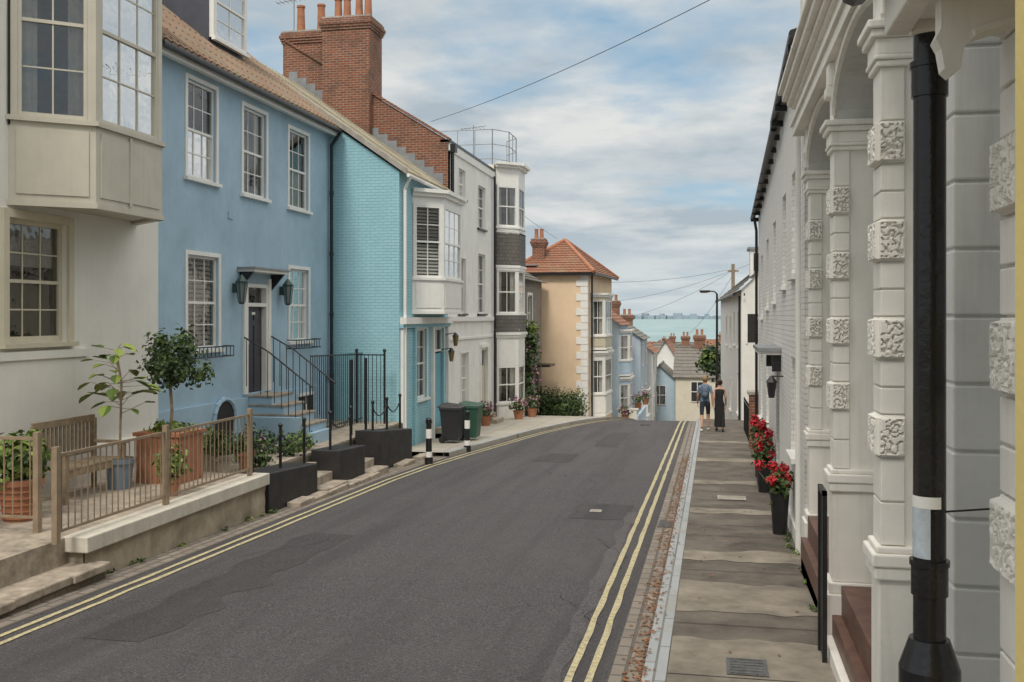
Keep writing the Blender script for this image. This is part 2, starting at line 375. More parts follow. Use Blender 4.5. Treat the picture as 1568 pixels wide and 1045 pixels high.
def yellow():
    m,nt,b=new_mat('yellow_line_paint'); v=objvec(nt)
    n=noise_n(nt,v,22,6,.78); c=mixc(nt,rng(nt,n,.46,.62,0,.9),(.54,.47,.25),(.15,.135,.115))
    c=mixc(nt,rng(nt,noise_n(nt,v,2,4),.4,.7,0,.5),c,(.44,.40,.30))
    nt.links.new(c,b.inputs['Base Color']); b.inputs['Roughness'].default_value=.75; return m
YEL=yellow()
yl=T('yellow_road_lines')
for o in (.14,.31): strip('', lambda y,o=o:lerpt(RL,y)+o,lambda y,o=o:lerpt(RL,y)+o+.065,.009,-10,44,YEL,t=yl,part='line',wob=.018,step=.25)
for o in (-.12,-.29): strip('', lambda y,o=o:lerpt(RR,y)+o-.065,lambda y,o=o:lerpt(RR,y)+o,.009,-10,44,YEL,t=yl,part='line',wob=.018,step=.25)
yl.done()
COB=brick('gutter_cobbles',(.21,.18,.15),(.30,.26,.21),(.12,.10,.085),.28,.14,.018,axis='y',bmp=1)
strip('gutter_strip',lambda y:lerpt(RR,y),lambda y:-.56,.004,-20,60,COB,wob=.0)
strip('gutter_strip',lambda y:-7.35,lambda y:lerpt(RL,y),.004,-20,26,COB)
GRAN=brick('granite_kerb',(.40,.42,.43),(.33,.35,.36),(.14,.14,.13),.95,3,.012,axis='y',bmp=.6,patch=(.3,.29,.26))
strip('kerb',lambda y:-.56,lambda y:-.37,.11,-20,60,GRAN,side=.15)
PAVD=M('pavement_tarmac',(.150,.128,.105),.9,.35,1.6,1.0,45,dirt=.4)
strip('pavement',lambda y:-.37,lambda y:2.7,.105,-20,60,PAVD,side=.14)
PAVL=M('pavement_concrete',(.275,.240,.190),.9,.28,2.2,.7,50,dirt=.6)
pp=T('pavement_slabs')
for a,b in ((7.2,9.45),(10.4,11.7),(12.9,13.55),(16.6,17.1),(20.2,20.7),(24.2,25.0),(29,29.6)):
    vs=[];fs=[];n=20
    for i in range(n+1):
        x=-.36+1.66*i/n; ya=a+.12*noise.noise(Vector((x*4,a,0))); yb=b+.16*noise.noise(Vector((x*3,b,3)))
        vs+=[(x,ya,g(ya)+.110),(x,yb,g(yb)+.110)]
    for i in range(n): fs.append([2*i,2*i+2,2*i+3,2*i+1])
    pp.add('slab',vs,fs,PAVL)
for yy in (8.33,9.9,12.3,14.6,15.5,18.0,19.1,22.0,23.1): pp.add('joints',[(-.36,yy-.006,g(yy)+.114),(1.3,yy-.006,g(yy)+.114),(1.3,yy+.006,g(yy)+.114),(-.36,yy+.006,g(yy)+.114)],[[0,1,2,3]],CRK)
pp.done()
FOOT=brick('footway_concrete',(.44,.40,.34),(.38,.35,.29),(.18,.16,.13),.9,.9,.012,axis='y',bmp=.4)
strip('pavement',lambda y:-8.6,lambda y:lerpt(RL,y)-.0,.11,24.5,60,FOOT,side=.14)
strip('kerb',lambda y:lerpt(RL,y)-.16,lambda y:lerpt(RL,y)-.002,.118,24.5,46,GRAN,side=.1)
mc=T('manhole_cover'); METAL=M('cast_iron',(.11,.11,.108),.6,.3,12,.6,60)
def cover(t,x0,x1,y0,y1,dz,m):
    vs=[(x0,y0,g(y0)+dz),(x1,y0,g(y0)+dz),(x1,y1,g(y1)+dz),(x0,y1,g(y1)+dz)]; t.add('plate',vs,[[0,1,2,3]],m)
    nn=6
    for i in range(nn):
        yy=y0+(y1-y0)*(i+.5)/nn; t.box('ribs',x0+.03,x1-.03,yy-.008,yy+.008,g(yy)+dz-.002,g(yy)+dz+.006,m)
cover(mc,.12,.46,8.4,8.85,.118,METAL); mc.done()
mc=T('manhole_cover'); cover(mc,-2.05,-1.85,16.9,17.15,.008,CONC); mc.done()
mc=T('manhole_cover'); cover(mc,.1,.6,18.1,18.6,.118,CONC); mc.done()
mc=T('manhole_cover'); cover(mc,-2.6,-2.15,36.2,36.8,.008,METAL); mc.done()
mc=T('drain_grate'); cover(mc,-.84,-.58,15.7,16.3,.012,METAL); mc.done()
lf=T('fallen_leaves')
for i in range(1600):
    y=random.uniform(6,26)+random.gauss(0,.3); x=random.choice([-.62,-.58,-.7,-.60])+random.gauss(0,.05)
    if random.random()<.07: x=random.uniform(-.3,1.0)
    z=g(y)+(.119 if x>-.56 else .012); s=random.uniform(.012,.034); a=random.random()*6.28
    c,s_=math.cos(a)*s,math.sin(a)*s
    lf.add('leaves',[(x-c,y-s_,z),(x+s_*.5,y-c*.5,z+.008),(x+c,y+s_,z+.003),(x-s_*.5,y+c*.5,z+.008)],[[0,1,2,3]],DRYL)
lf.done()
wd=T('weeds')
for i in range(46):
    if i%2: y=random.uniform(10.8,24); x=-7.24+random.uniform(0,.06); z=g(y)+.02
    else: y=random.uniform(8,26); x=1.0+random.uniform(0,.1); z=g(y)+.12
    leaves(wd,'leaves',(x,y,z),(.05,.09,.05),22,.028,random.choice((LEAF,LEAFY)),.1,.4,2.2)
wd.done()
# ------------------------------------------------------------------ sea + far shore
def seam():
    m,nt,b=new_mat('sea_water'); v=objvec(nt,(.004,.0012,1))
    c=mixc(nt,rng(nt,noise_n(nt,v,3,4),.35,.65),(.20,.30,.31),(.27,.37,.38)); nt.links.new(c,b.inputs['Base Color'])
    b.inputs['Roughness'].default_value=.6; bump(nt,b,noise_n(nt,objvec(nt,(.3,.15,1)),1,4),.4,.3); return m
s=T('sea'); s.add('sea',[(-40000,330,-24),(40000,330,-24),(40000,45000,-24),(-40000,45000,-24)],[[0,1,2,3]],seam()); s.done()
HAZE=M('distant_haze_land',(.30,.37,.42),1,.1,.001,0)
s=T('distant_shoreline')
for i in range(150):
    x=random.uniform(-2500,900); w=random.uniform(20,90); h=random.uniform(2,14)+(random.random()<.12)*22
    s.box('buildings',x,x+w,9000+random.uniform(0,300),9400+random.uniform(0,90),-25,h-1,HAZE)
s.box('land',-4000,3500,9500,9900,-25,4,HAZE); s.done()
# ------------------------------------------------------------------ LEFT: cream bay house
h=T('cream_bay_house')
ops=[(12.3,13.62,-.38,1.4),(8.2,9.5,-.38,1.4),(5.2,6.2,-2.55,-.2)]
wall(h,'walls',FL(-9.7),4,16.2,-3.4,6.8,ops,OFFW,.2)
shell(h,-16,-9.7,4,16.2,-3.4,6.8,OFFW,'nsw'); h.quad('roof_deck',[(-16,4,6.8),(-9.7,4,6.8),(-9.7,16.2,6.8),(-16,16.2,6.8)],LEAD)
win(h,FL(-9.7),12.3,13.62,-.38,1.4,3,2,CREAM,trim=.12,curtain=2,inset=.12,fw=.07,room=.6,proud=.05)
win(h,FL(-9.7),8.2,9.5,-.38,1.4,3,2,CREAM,trim=.12,curtain=2,inset=.12,fw=.07,proud=.05)
h.fbox('door',FL(-9.7),5.2,6.2,-2.55,-.2,-.16,-.1,CREAM)
h.fbox('string_sill',FL(-9.7),7.6,14.08,-.62,-.5,0,.09,OFFW); h.fbox('apron',FL(-9.7),7.6,14.05,-3.2,-.62,0,.05,OFFW)
h.box('plinth',-9.7,-9.6,7.6,16.19,-3.2,-2.05,OFFW)
pts=[(-9.7,12.33),(-8.8,13.04),(-8.8,14.82),(-9.7,15.5)]
BAYM=M('beige_bay_paint',(.55,.52,.43),.6,.06,2,.15,20,streak=.12)
bay(h,pts,1.62,2.82,5.6,6.1,BAYM,BAYM,cols=(2,3,2),rows=2,post=.12,curtain=1,topk=.15,inset=.05)
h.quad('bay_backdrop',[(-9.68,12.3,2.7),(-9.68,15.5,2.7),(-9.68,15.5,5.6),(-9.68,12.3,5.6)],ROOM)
for F,l in [FE(pts[1],pts[2])]:
    h.fbox('panel_seam',F,l*.46,l*.49,1.68,2.74,.018,.035,BAYM)
h.done()
t=T('terrace'); t.box('paving',-9.7,-7.5,4,15.4,-3.4,-2.62,STONE); t.box('yard',-9.9,-7.9,15.4,24.9,-3.9,-2.78,GROUNDM)
t.box('yard_gravel',-9.85,-7.92,15.42,24.85,-2.78,-2.74,STONE); t.done()
t=T('retaining_wall')
STW=M('old_stone_wall',(.42,.36,.27),.95,.28,2.2,1.0,12,streak=.35,dirt=.7)
ys_=ys_for(10.55,15.4,.1); vs=[];fs=[]; nz=8
for y in ys_:
    for j in range(nz+1):
        z=-3.4+.62*j/nz; vs.append((-7.27+.035*noise.noise(Vector((y*2.5,z*4,1)))+.015*noise.noise(Vector((y*9,z*9,4))),y,z))
for i in range(len(ys_)-1):
    for j in range(nz): a=i*(nz+1)+j; fs.append([a,a+1,a+nz+2,a+nz+1])
t.add('wall_face',vs,fs,STW,True)
t.box('wall',-7.5,-7.31,10.57,15.4,-3.4,-2.79,STW); t.box('coping',-7.53,-7.2,10.5,15.43,-2.79,-2.6,M('painted_coping',(.66,.62,.53),.8,.12,3,.4,20,streak=.3,dirt=.4),bev=.015); t.done()
t=T('stone_steps')
for i,(x0,x1,y0,y1,z) in enumerate(((-8.2,-7.05,4,10.75,-2.92),(-8.2,-7.5,4,10.45,-2.66),)):
    yy=y0
    while yy<y1-.05:
        w=min(random.uniform(.45,.8),y1-yy)
        t.box('step',x0,x1-random.uniform(0,.05),yy+.006,yy+w-.006,z-.11,z-random.uniform(0,.012),STONE,bev=.018); yy+=w
    t.box('riser',x0,x1-.07,y0,y1-.02,-3.5,z-.11,brick('step_riser_brick',(.18,.14,.10),(.26,.2,.15),(.12,.11,.09)))
t.done()
t=T('front_fence'); X=-7.4
for y in (10.2,12.55,15.1):
    t.box('posts',X-.035,X+.035,y-.035,y+.035,-2.62,-1.5,TANM)
t.box('rails',X-.015,X+.015,10.2,15.1,-1.62,-1.585,TANM); t.box('rails',X-.015,X+.015,10.2,15.1,-2.5,-2.47,TANM)
y=10.3
while y<15.05: t.cyl('bars',(X,y,-2.5),(X,y,-1.6),.009,.009,TANM,6); y+=.125
t.box('posts',-8.05,-7.98,10.66,10.74,-2.62,-1.4,TANM)
t.box('rails',-9.6,-8.0,10.68,10.71,-1.5,-1.46,TANM); t.box('rails',-9.6,-8.0,10.68,10.71,-2.45,-2.42,TANM)
x=-9.55
while x<-8.05: t.cyl('bars',(x,10.695,-2.45),(x,10.695,-1.48),.009,.009,TANM,6); x+=.12
t.done()
t=T('garden_bench'); y0,y1=12.35,13.75; bx=-9.35
for y in (y0,y1):
    t.box('legs',bx,bx+.06,y-.03,y+.03,-2.62,-1.55,WOOD); t.box('legs',bx+.5,bx+.56,y-.03,y+.03,-2.62,-1.93,WOOD); t.box('arms',bx,bx+.6,y-.04,y+.04,-1.93,-1.89,WOOD)
for i in range(5): t.box('seat_slats',bx+.05+i*.1,bx+.13+i*.1,y0,y1,-2.17,-2.14,WOOD)
t.box('top_rail',bx,bx+.05,y0,y1,-1.6,-1.5,WOOD); t.box('low_rail',bx,bx+.05,y0,y1,-2.07,-2.02,WOOD); t.box('front_rail',bx+.5,bx+.54,y0,y1,-2.26,-2.18,WOOD)
for i in range(15): yy=y0+.06+i*(y1-y0-.12)/14; t.box('back_slats',bx+.01,bx+.035,yy-.02,yy+.02,-2.02,-1.6,WOOD)
t.done()
def pot(t,c,r0,r1,h,mat,n=16):
    t.cyl('pot',c,(c[0],c[1],c[2]+h),r0,r1,mat,n); t.cyl('pot_rim',(c[0],c[1],c[2]+h-.06),(c[0],c[1],c[2]+h+.01),r1*1.08,r1*1.1,mat,n)
    t.cyl('soil',(c[0],c[1],c[2]+h+.005),(c[0],c[1],c[2]+h+.02),r1*.9,r1*.9,GROUNDM,n)
t=T('potted_topiary_tree'); c=(-8.5,14.55,-2.62)
for k in range(8):
    for s_ in (-1,1):
        a=-.36+k*.09
        t.box('planter',c[0]+a+.003,c[0]+a+.087,c[1]+s_*.36-.02,c[1]+s_*.36+.02,c[2],c[2]+.74,TERRA); t.box('planter',c[0]+s_*.36-.02,c[0]+s_*.36+.02,c[1]+a+.003,c[1]+a+.087,c[2]+.002,c[2]+.738,TERRA)
t.box('planter_rim',c[0]-.41,c[0]+.41,c[1]-.41,c[1]+.41,c[2]+.74,c[2]+.8,TERRA)
t.tube('trunk',[(c[0],c[1],-1.85),(c[0]+.03,c[1],-1.5),(c[0]-.01,c[1]+.02,-1.15),(c[0]+.02,c[1],-.8)],.025,WOOD)
for i in range(9):
    a=i*.7; t.cyl('limbs',(c[0],c[1],-1.15+.04*i),(c[0]+.25*math.cos(a),c[1]+.25*math.sin(a),-.85+.05*i),.014,.004,WOOD,5)
leaves(t,'crown',(c[0],c[1],-.72),(.42,.42,.42),1300,.06,LEAFD,.35,.35)
for i in range(9): leaves(t,'crown_sprays',(c[0]+random.gauss(0,.26),c[1]+random.gauss(0,.26),-.72+random.gauss(0,.24)),(.16,.16,.18),90,.055,LEAF,.2,.5)
leaves(t,'underplanting',(c[0],c[1],-1.8),(.38,.38,.14),500,.05,LEAFY,.2,.3); t.done()
t=T('potted_fig_tree'); c=(-8.85,13.7,-2.62); pot(t,c,.16,.22,.45,M('blue_glaze_pot',(.16,.22,.29),.4))
stem=[(c[0],c[1],-2.2),(c[0]+.02,c[1],-1.5),(c[0]+.05,c[1]-.03,-1.0),(c[0],c[1]-.1,-.5)]
t.tube('trunk',stem,.018,WOOD)
def bigleaf(t,p,d,s,mat):
    d=Vector(d).normalized(); u=d.cross(Vector((0,0,1))).normalized(); nn=u.cross(d); p=Vector(p)
    pr=[(0,0),(.25,.3),(.6,.38),(.85,.2),(1,0)]
    for sg in (-1,1):
        pts=[p+d*a*s+u*b*s*sg-nn*(a*a*.25*s)+nn*b*.25*s for a,b in pr]; t.add('leaves',pts,[[0,1,2,3,4]],mat)
for i in range(40):
    k=random.random(); q=Vector(stem[1]).lerp(Vector(stem[3]),k); a=random.random()*6.28; L=random.uniform(.12,.45)*(1.15-k*.5)
    e=q+Vector((math.cos(a)*L,math.sin(a)*L,random.uniform(.0,.2))); t.cyl('twigs',q,e,.007,.004,WOOD,4); bigleaf(t,e,(math.cos(a),math.sin(a),random.uniform(-.5,.5)),random.uniform(.16,.28),LEAFY)
t.done()
t=T('potted_shrub'); c=(-8.75,11.35,-2.62); pot(t,c,.2,.27,.52,TERRA)
for k in range(6): t.cyl('pot_band',(c[0],c[1],c[2]+.04+k*.085),(c[0],c[1],c[2]+.06+k*.085),.225+.012*k,.225+.012*k,TERRA,16)
leaves(t,'leaves',(c[0],c[1],-1.83),(.36,.36,.32),800,.075,LEAFY,.2,.45); leaves(t,'leaves_dark',(c[0],c[1],-1.85),(.3,.3,.26),400,.08,LEAF,.1,.4)
for i in range(12): t.cyl('stems',(c[0],c[1],-2.1),(c[0]+random.gauss(0,.15),c[1]+random.gauss(0,.15),-1.6),.006,.004,WOOD,4)
t.done()
for (px,py,r,hh,col) in ((-8.3,15.9,.17,.34,CONC),(-8.2,16.6,.15,.3,TERRA),(-8.75,16.3,.14,.3,CONC),(-7.75,13.3,.12,.26,TERRA)):
    t=T('potted_plant'); zb=-2.74 if py>15.4 else -2.62; pot(t,(px,py,zb),r*.75,r,hh,col); leaves(t,'leaves',(px,py,zb+hh+.2),(.24,.24,.26),380,.06,random.choice((LEAF,LEAFY)),.1,.4)
    for i in range(6): t.cyl('stems',(px,py,zb+hh),(px+random.gauss(0,.08),py+random.gauss(0,.08),zb+.44+hh*.6),.005,.003,WOOD,4)
    t.done()
t=T('garden_shrubs')
for i in range(11):
    y=random.uniform(15.7,19.3); x=random.uniform(-9.5,-8.1); leaves(t,'leaves',(x,y,-2.6),(.3,.3,.26),300,.055,random.choice((LEAF,LEAFY,LEAFD)),.1,.45)
for i in range(60): t.ball('flowers',(random.uniform(-9.2,-8.0),random.uniform(15.6,18),random.uniform(-2.5,-2.25)),.022,PETP,5)
t.done()
# ------------------------------------------------------------------ blue house
h=T('blue_house'); F=FL(-9.9)
W=[(17.55,18.68,2.7,4.6),(19.88,21.0,2.65,4.55),(22.25,23.4,2.62,4.5),(17.55,18.78,-.65,1.2),(22.28,23.42,-.6,1.15)]
ops=W+[(20.0,21.05,-1.68,.72)]
wall(h,'walls',F,16.2,24.9,-3.9,5.0,ops,STUCCO_B,.16)
shell(h,-17,-9.9,16.2,24.9,-3.9,5.0,STUCCO_B,'nsw')
cu=(4,1,4,3,1)
for k,w in enumerate(W): win(h,F,*w,cols=3,rows=2,trim=.085,curtain=cu[k],inset=.09,proud=.025,fw=.05)
DOOR=M('dark_door_paint',(.045,.042,.055),.4,.1,5,.05)
h.fbox('door',F,20.08,20.97,-1.66,.22,-.14,-.09,DOOR)
for z0,z1 in ((-1.5,-.9),(-.78,-.2),(-.08,.14)):
    for a0,a1 in ((20.17,20.48),(20.57,20.88)): h.fbox('door_panels',F,a0,a1,z0,z1,-.09,-.072,DOOR)
h.fbox('door_knob',F,20.2,20.26,-.6,-.54,-.09,-.04,M('brass',(.5,.35,.12),.3,metal=1)); h.fbox('door_plate',F,20.44,20.6,.04,.1,-.07,-.066,WHITE)
h.fbox('door_frame',F,20.0,20.08,-1.68,.72,-.15,.03,WHITE); h.fbox('door_frame',F,20.97,21.05,-1.68,.72,-.15,.03,WHITE)
h.fbox('door_frame',F,20.08,20.97,.22,.3,-.15,.028,WHITE); h.fbox('door_frame',F,20.08,20.97,.64,.72,-.15,.028,WHITE)
h.fbox('door_surround',F,19.86,20.0,-1.68,.85,0,.05,WHITE); h.fbox('door_surround',F,21.05,21.19,-1.68,.85,0,.05,WHITE)
h.quad('glass',[fp(F,20.08,.3,-.1),fp(F,20.97,.3,-.1),fp(F,20.97,.64,-.1),fp(F,20.08,.64,-.1)],GLASS)
h.quad('rooms',[fp(F,20.0,.2,-.3),fp(F,21.05,.2,-.3),fp(F,21.05,.75,-.3),fp(F,20.0,.75,-.3)],ROOM)
h.fbox('door_canopy',F,19.6,21.45,1.02,1.06,0,.42,LEAD); h.fbox('door_canopy',F,19.65,21.4,.96,1.02,0,.38,WHITE)
for a in (19.75,21.3):
    h.add('canopy_brackets',[fp(F,a-.03,.96,0),fp(F,a-.03,.96,.32),fp(F,a-.03,.6,0),fp(F,a+.03,.96,0),fp(F,a+.03,.96,.32),fp(F,a+.03,.6,0)],[[0,1,2],[3,4,5],[0,1,4,3],[1,2,5,4],[0,2,5,3]],BLACK)
gm=M('green_lantern',(.04,.08,.07),.4)
LG=M('lantern_glass_pane',(.20,.24,.23),.15)
for a in (19.42,21.75):
    z=.5
    h.fbox('wall_lanterns',F,a-.03,a+.03,z,z+.2,0,.1,gm); h.cyl('lantern_glass',fp(F,a,z-.2,.2),fp(F,a,z+.2,.2),.06,.115,LG,6)
    h.cyl('wall_lanterns',fp(F,a,z-.24,.2),fp(F,a,z-.2,.2),.05,.07,gm,6); h.cyl('wall_lanterns',fp(F,a,z+.2,.2),fp(F,a,z+.24,.2),.135,.14,gm,6); h.cyl('wall_lanterns',fp(F,a,z+.24,.2),fp(F,a,z+.38,.2),.13,.02,gm,6)
    for q in range(6):
        an=q*math.pi/3; c0=fp(F,a+.068*math.cos(an),z-.2,.2+.068*math.sin(an)); c1=fp(F,a+.122*math.cos(an),z+.2,.2+.122*math.sin(an)); h.cyl('wall_lanterns',c0,c1,.009,.009,gm,4)
for a0,a1,z in ((17.4,18.95,-.80),(22.1,23.6,-.76)):
    for zz in (z,z+.2): h.tube('window_box_rails',[fp(F,a0,zz,.02),fp(F,a0,zz,.26),fp(F,a1,zz,.26),fp(F,a1,zz,.02)],.014,BLACK)
    k=a0
    while k<=a1+.01: h.cyl('window_box_rails',fp(F,k,z,.26),fp(F,k,z+.2,.26),.009,.009,BLACK,5); k+=.155
h.fbox('cellar_plinth',F,16.21,24.88,-3.9,-1.75,0,.06,STUCCO_B)
for k in range(9):
    a=math.pi*k/8; b=math.pi*(k+1)/8
    if k<8: h.add('cellar_arch',[fp(F,18.9+.42*math.cos(a),-2.15+.42*math.sin(a),.09),fp(F,18.9+.42*math.cos(b),-2.15+.42*math.sin(b),.09),fp(F,18.9,-2.15,.09)],[[0,1,2]],ROOM); h.cyl('cellar_arch',fp(F,18.9+.46*math.cos(a),-2.15+.46*math.sin(a),.09),fp(F,18.9+.46*math.cos(b),-2.15+.46*math.sin(b),.09),.05,.05,STUCCO_B,6)
h.fbox('cellar_arch',F,18.5,19.3,-2.74,-2.15,.06,.088,ROOM)
h.fbox('cellar_window',F,22.7,23.5,-2.5,-1.95,.06,.075,ROOM); h.fbox('cellar_window',F,22.64,23.56,-1.95,-1.88,.06,.10,WHITE); h.fbox('cellar_window',F,23.07,23.12,-2.5,-1.95,.075,.09,WHITE)
h.fbox('vent_grille',F,19.2,19.4,2.05,2.2,0,.02,STUCCO_B)
EZ=5.02
roof(h,'roof',(-9.6,16.1,EZ-.1),(-9.6,24.95,EZ-.1),(-13.2,16.1,7.75),(-13.2,24.95,7.75),TILE,17,.035)
roof(h,'roof',(-17,16.1,EZ),(-17,24.95,EZ),(-13.2,16.1,7.75),(-13.2,24.95,7.75),TILE,8,.035)
h.cyl('ridge_tiles',(-13.2,16.1,7.78),(-13.2,24.95,7.78),.11,.11,TILE,10)
y=16.25
while y<24.9: h.cyl('tile_rolls',(-9.6,y,EZ-.045),(-13.15,y,7.78),.032,.032,TILE,5,False); y+=.24
h.add('gable',[(-9.9,16.2,5.0),(-17,16.2,5.0),(-13.2,16.2,7.7)],[[0,1,2]],STUCCO_B); h.add('gable',[(-9.9,24.9,5.0),(-17,24.9,5.0),(-13.2,24.9,7.7)],[[0,1,2]],STUCCO_B)
h.box('fascia',-9.72,-9.64,16.15,24.9,4.74,4.92,WHITE); h.box('soffit',-9.9,-9.66,16.15,24.9,4.80,4.83,WHITE)
gutter(h,[(-9.56,16.1,4.86),(-9.56,24.75,4.86)],.06); h.tube('downpipe',[(-9.56,24.7,4.8),(-9.8,24.72,4.5),(-9.8,24.72,-2.9)],.045,BLACK,8)
for z in (3.2,1.6,0,-1.6): h.cyl('pipe_collars',(-9.8,24.72,z),(-9.8,24.72,z+.1),.06,.06,BLACK,8)
DK=M('dark_lead_dormer',(.07,.075,.095),.5,.15)
h.box('dormer_cheeks',-13.6,-11.1,20.6,22.3,5.9,8.15,DK); h.box('dormer_roof',-13.7,-10.95,20.5,22.4,8.15,8.25,LEAD)
win(h,FL(-11.08),20.72,22.2,6.3,8.0,2,2,WHITE,trim=.08,curtain=1,inset=-.06,room=0,sill=True,proud=.09)
h.box('dormer_back',-11.095,-11.09,20.7,22.2,6.3,8.0,ROOM)
h.done()
t=T('front_steps')
for i in range(4):
    z=-1.7-i*.2; x1=-9.3+i*.27
    t.box('treads',-9.85,x1+.02,20.0,21.1,z-.05,z,STONE,bev=.01); t.box('risers',-9.85,x1,20.02,21.08,z-.2,z-.05,STUCCO_B)
t.box('risers',-9.84,-8.35,20.03,21.07,-3.7,-2.5,STUCCO_B)
t.box('cheek_wall',-9.84,-8.6,19.78,19.98,-3.7,-2.15,STUCCO_B); t.done()
t=T('iron_handrail')
for yy in (19.85,21.18):
    t.tube('rail',[(-9.85,yy,-.45),(-9.3,yy,-.75),(-8.3,yy,-1.5)],.018,BLACK)
    for i in range(10):
        x=-9.8+i*.16; z=-.47-(x+9.85)*.545 if x<-9.3 else -.75-(x+9.3)*.75
        t.cyl('balusters',(x,yy,z),(x,yy,z-1.0),.009,.009,BLACK,5)
t.done()
t=T('iron_railings')
t.tube('rail',[(-8.95,21.3,-.9),(-8.95,24.75,-.98)],.018,BLACK); t.tube('rail',[(-8.95,21.3,-2.6),(-8.95,24.75,-2.65)],.014,BLACK)
y=21.3
while y<24.8: t.cyl('balusters',(-8.95,y,-2.75),(-8.95,y,-.92),.010,.010,BLACK,5); y+=.13
for x in (-8.95,-8.2):
    t.cyl('posts',(x,24.3,-3.5),(x,24.3,-.9),.03,.03,BLACK,8); t.ball('posts',(x,24.3,-.87),.05,BLACK,8)
t.tube('rail',[(-8.95,24.3,-.98),(-8.2,24.3,-.98)],.016,BLACK); x=-8.85
while x<-8.22: t.cyl('balusters',(x,24.3,-3.3),(x,24.3,-.98),.010,.010,BLACK,5); x+=.11
for yy in (21.9,22.9): t.cyl('posts',(-8.2,yy,-3.4),(-8.2,yy,-1.0),.035,.035,BLACK,8)
t.done()
BLKW=M('black_bitumen_wall',(.028,.026,.026),.6,.35,3,.9,14,dirt=.15)
for (a,b,z0,z1) in ((15.5,17.6,-2.62,-2.75),(18.7,20.2,-2.66,-2.74),(21.2,23.6,-2.55,-2.76)):
    t=T('low_black_wall'); vs=[(x,y,z) for x in(-7.85,-7.25) for (y,zt) in((a,z0),(b,z1)) for z in (g(y)-.2,zt)]
    t.add('wall',vs,[[0,1,3,2],[4,6,7,5],[0,4,5,1],[2,3,7,6],[1,5,7,3],[0,2,6,4]],BLKW,False,.02); t.done()
t=T('entrance_steps')
for a,b in ((17.62,18.68),(20.22,21.18)):
    for i in range(3): t.box('treads',-8.6+.0,-7.05-i*.33,a,b,g(a)-.1+i*.17-.02,g(a)+.12+i*.17,STONE,bev=.015)
t.done()
t=T('kerb_stones')
yy=15.5
while yy<24.3:
    w=random.uniform(.5,1.0)
    if random.random()<.8: t.box('stones',-7.24,-6.98,yy,yy+w-.03,g(yy)-.05,g(yy)+.06+random.uniform(0,.03),STONE,bev=.015)
    yy+=w
t.done()
t=T('chain_posts')
PY=[15.4,16.5,17.55,18.85,20.0,21.4,22.4,23.4]
for y in PY:
    z=-2.68; t.cyl('posts',(-7.5,y,z-.1),(-7.5,y,z+.72),.028,.028,BLACK,8); t.ball('finials',(-7.5,y,z+.75),.045,BLACK,8)
for a,b in ((0,1),(1,2),(3,4),(5,6),(6,7)):
    pts=[]
    for k in range(9):
        s_=k/8; pts.append((-7.5,PY[a]+(PY[b]-PY[a])*s_,-2.06-.22*4*s_*(1-s_)))
    t.tube('chain',pts,.016,BLACK,5)
t.done()
# ------------------------------------------------------------------ turquoise brick house
h=T('turquoise_brick_house')
fz=-4.0
h.add('walls',[(-8,24.9,fz),(-17,24.9,fz),(-17,24.9,4.6),(-13,24.9,7.25),(-8,24.9,3.8)],[[0,1,2,3,4]],STUCCO_T)
F=FL(-8.0)
ops=[(26.45,27.45,-2.3,-.35),(28.3,29.3,-3.4,-.35)]
wall(h,'front_wall',F,24.9,29.8,fz,3.8,ops,STUCCO_T,.15)
shell(h,-17,-8,24.9,29.8,fz,3.8,STUCCO_T,'nw')
win(h,F,26.45,27.45,-2.3,-.35,2,2,WHITE,trim=.1,curtain=1,room=.4)
h.fbox('door',F,28.36,29.24,-3.38,-1.1,-.13,-.08,M('blue_door',(.16,.42,.52),.5)); win(h,F,28.3,29.3,-1.05,-.35,2,1,WHITE,trim=.08,sill=False,mid=False,curtain=0,room=.3)
h.fbox('shopfront',F,24.95,29.75,-.2,-.02,0,.18,WHITE); h.fbox('shopfront',F,24.95,29.75,-.3,-.2,0,.1,STUCCO_T)
for a in (25.0,26.1,27.9,29.55): h.fbox('shopfront_pilasters',F,a,a+.16,-3.6,-.3,0,.08,WHITE if a!=26.1 else STUCCO_T)
pts=[(-8.0,26.05),(-7.3,26.75),(-7.3,28.75),(-8.0,29.45)]
bay(h,pts,.12,1.05,3.05,3.5,WHITE,WHITE,cols=(2,3,2),rows=2,curtain=3,topk=.16,inset=.04)
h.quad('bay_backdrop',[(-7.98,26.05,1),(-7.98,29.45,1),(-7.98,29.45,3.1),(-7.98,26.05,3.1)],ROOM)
roof(h,'roof',(-7.8,24.85,3.75),(-7.8,29.75,3.75),(-13,24.85,7.4),(-13,29.75,7.4),LICHT,22,.03)
roof(h,'roof',(-17,24.85,4.6),(-17,29.75,4.6),(-13,24.85,7.4),(-13,29.75,7.4),LICHT,8,.03)
y=24.95
while y<29.7: h.cyl('tile_rolls',(-7.8,y,3.8),(-13,y,7.44),.028,.028,LICHT,5,False); y+=.22
h.add('verge',[(-7.78,24.8,3.7),(-13,24.8,7.36),(-13,24.8,7.5),(-7.78,24.8,3.86),(-7.78,24.9,3.7),(-13,24.9,7.36),(-13,24.9,7.5),(-7.78,24.9,3.86)],[[0,1,2,3],[4,7,6,5],[3,2,6,7],[0,4,5,1],[0,3,7,4]],CONC)
h.tube('gutter',[(-7.74,24.85,3.68),(-7.74,29.7,3.66)],.055,WHITE,8)
h.tube('downpipe',[(-7.74,25.0,3.62),(-7.92,25.15,3.35),(-7.92,25.15,-3.3)],.045,WHITE,8)
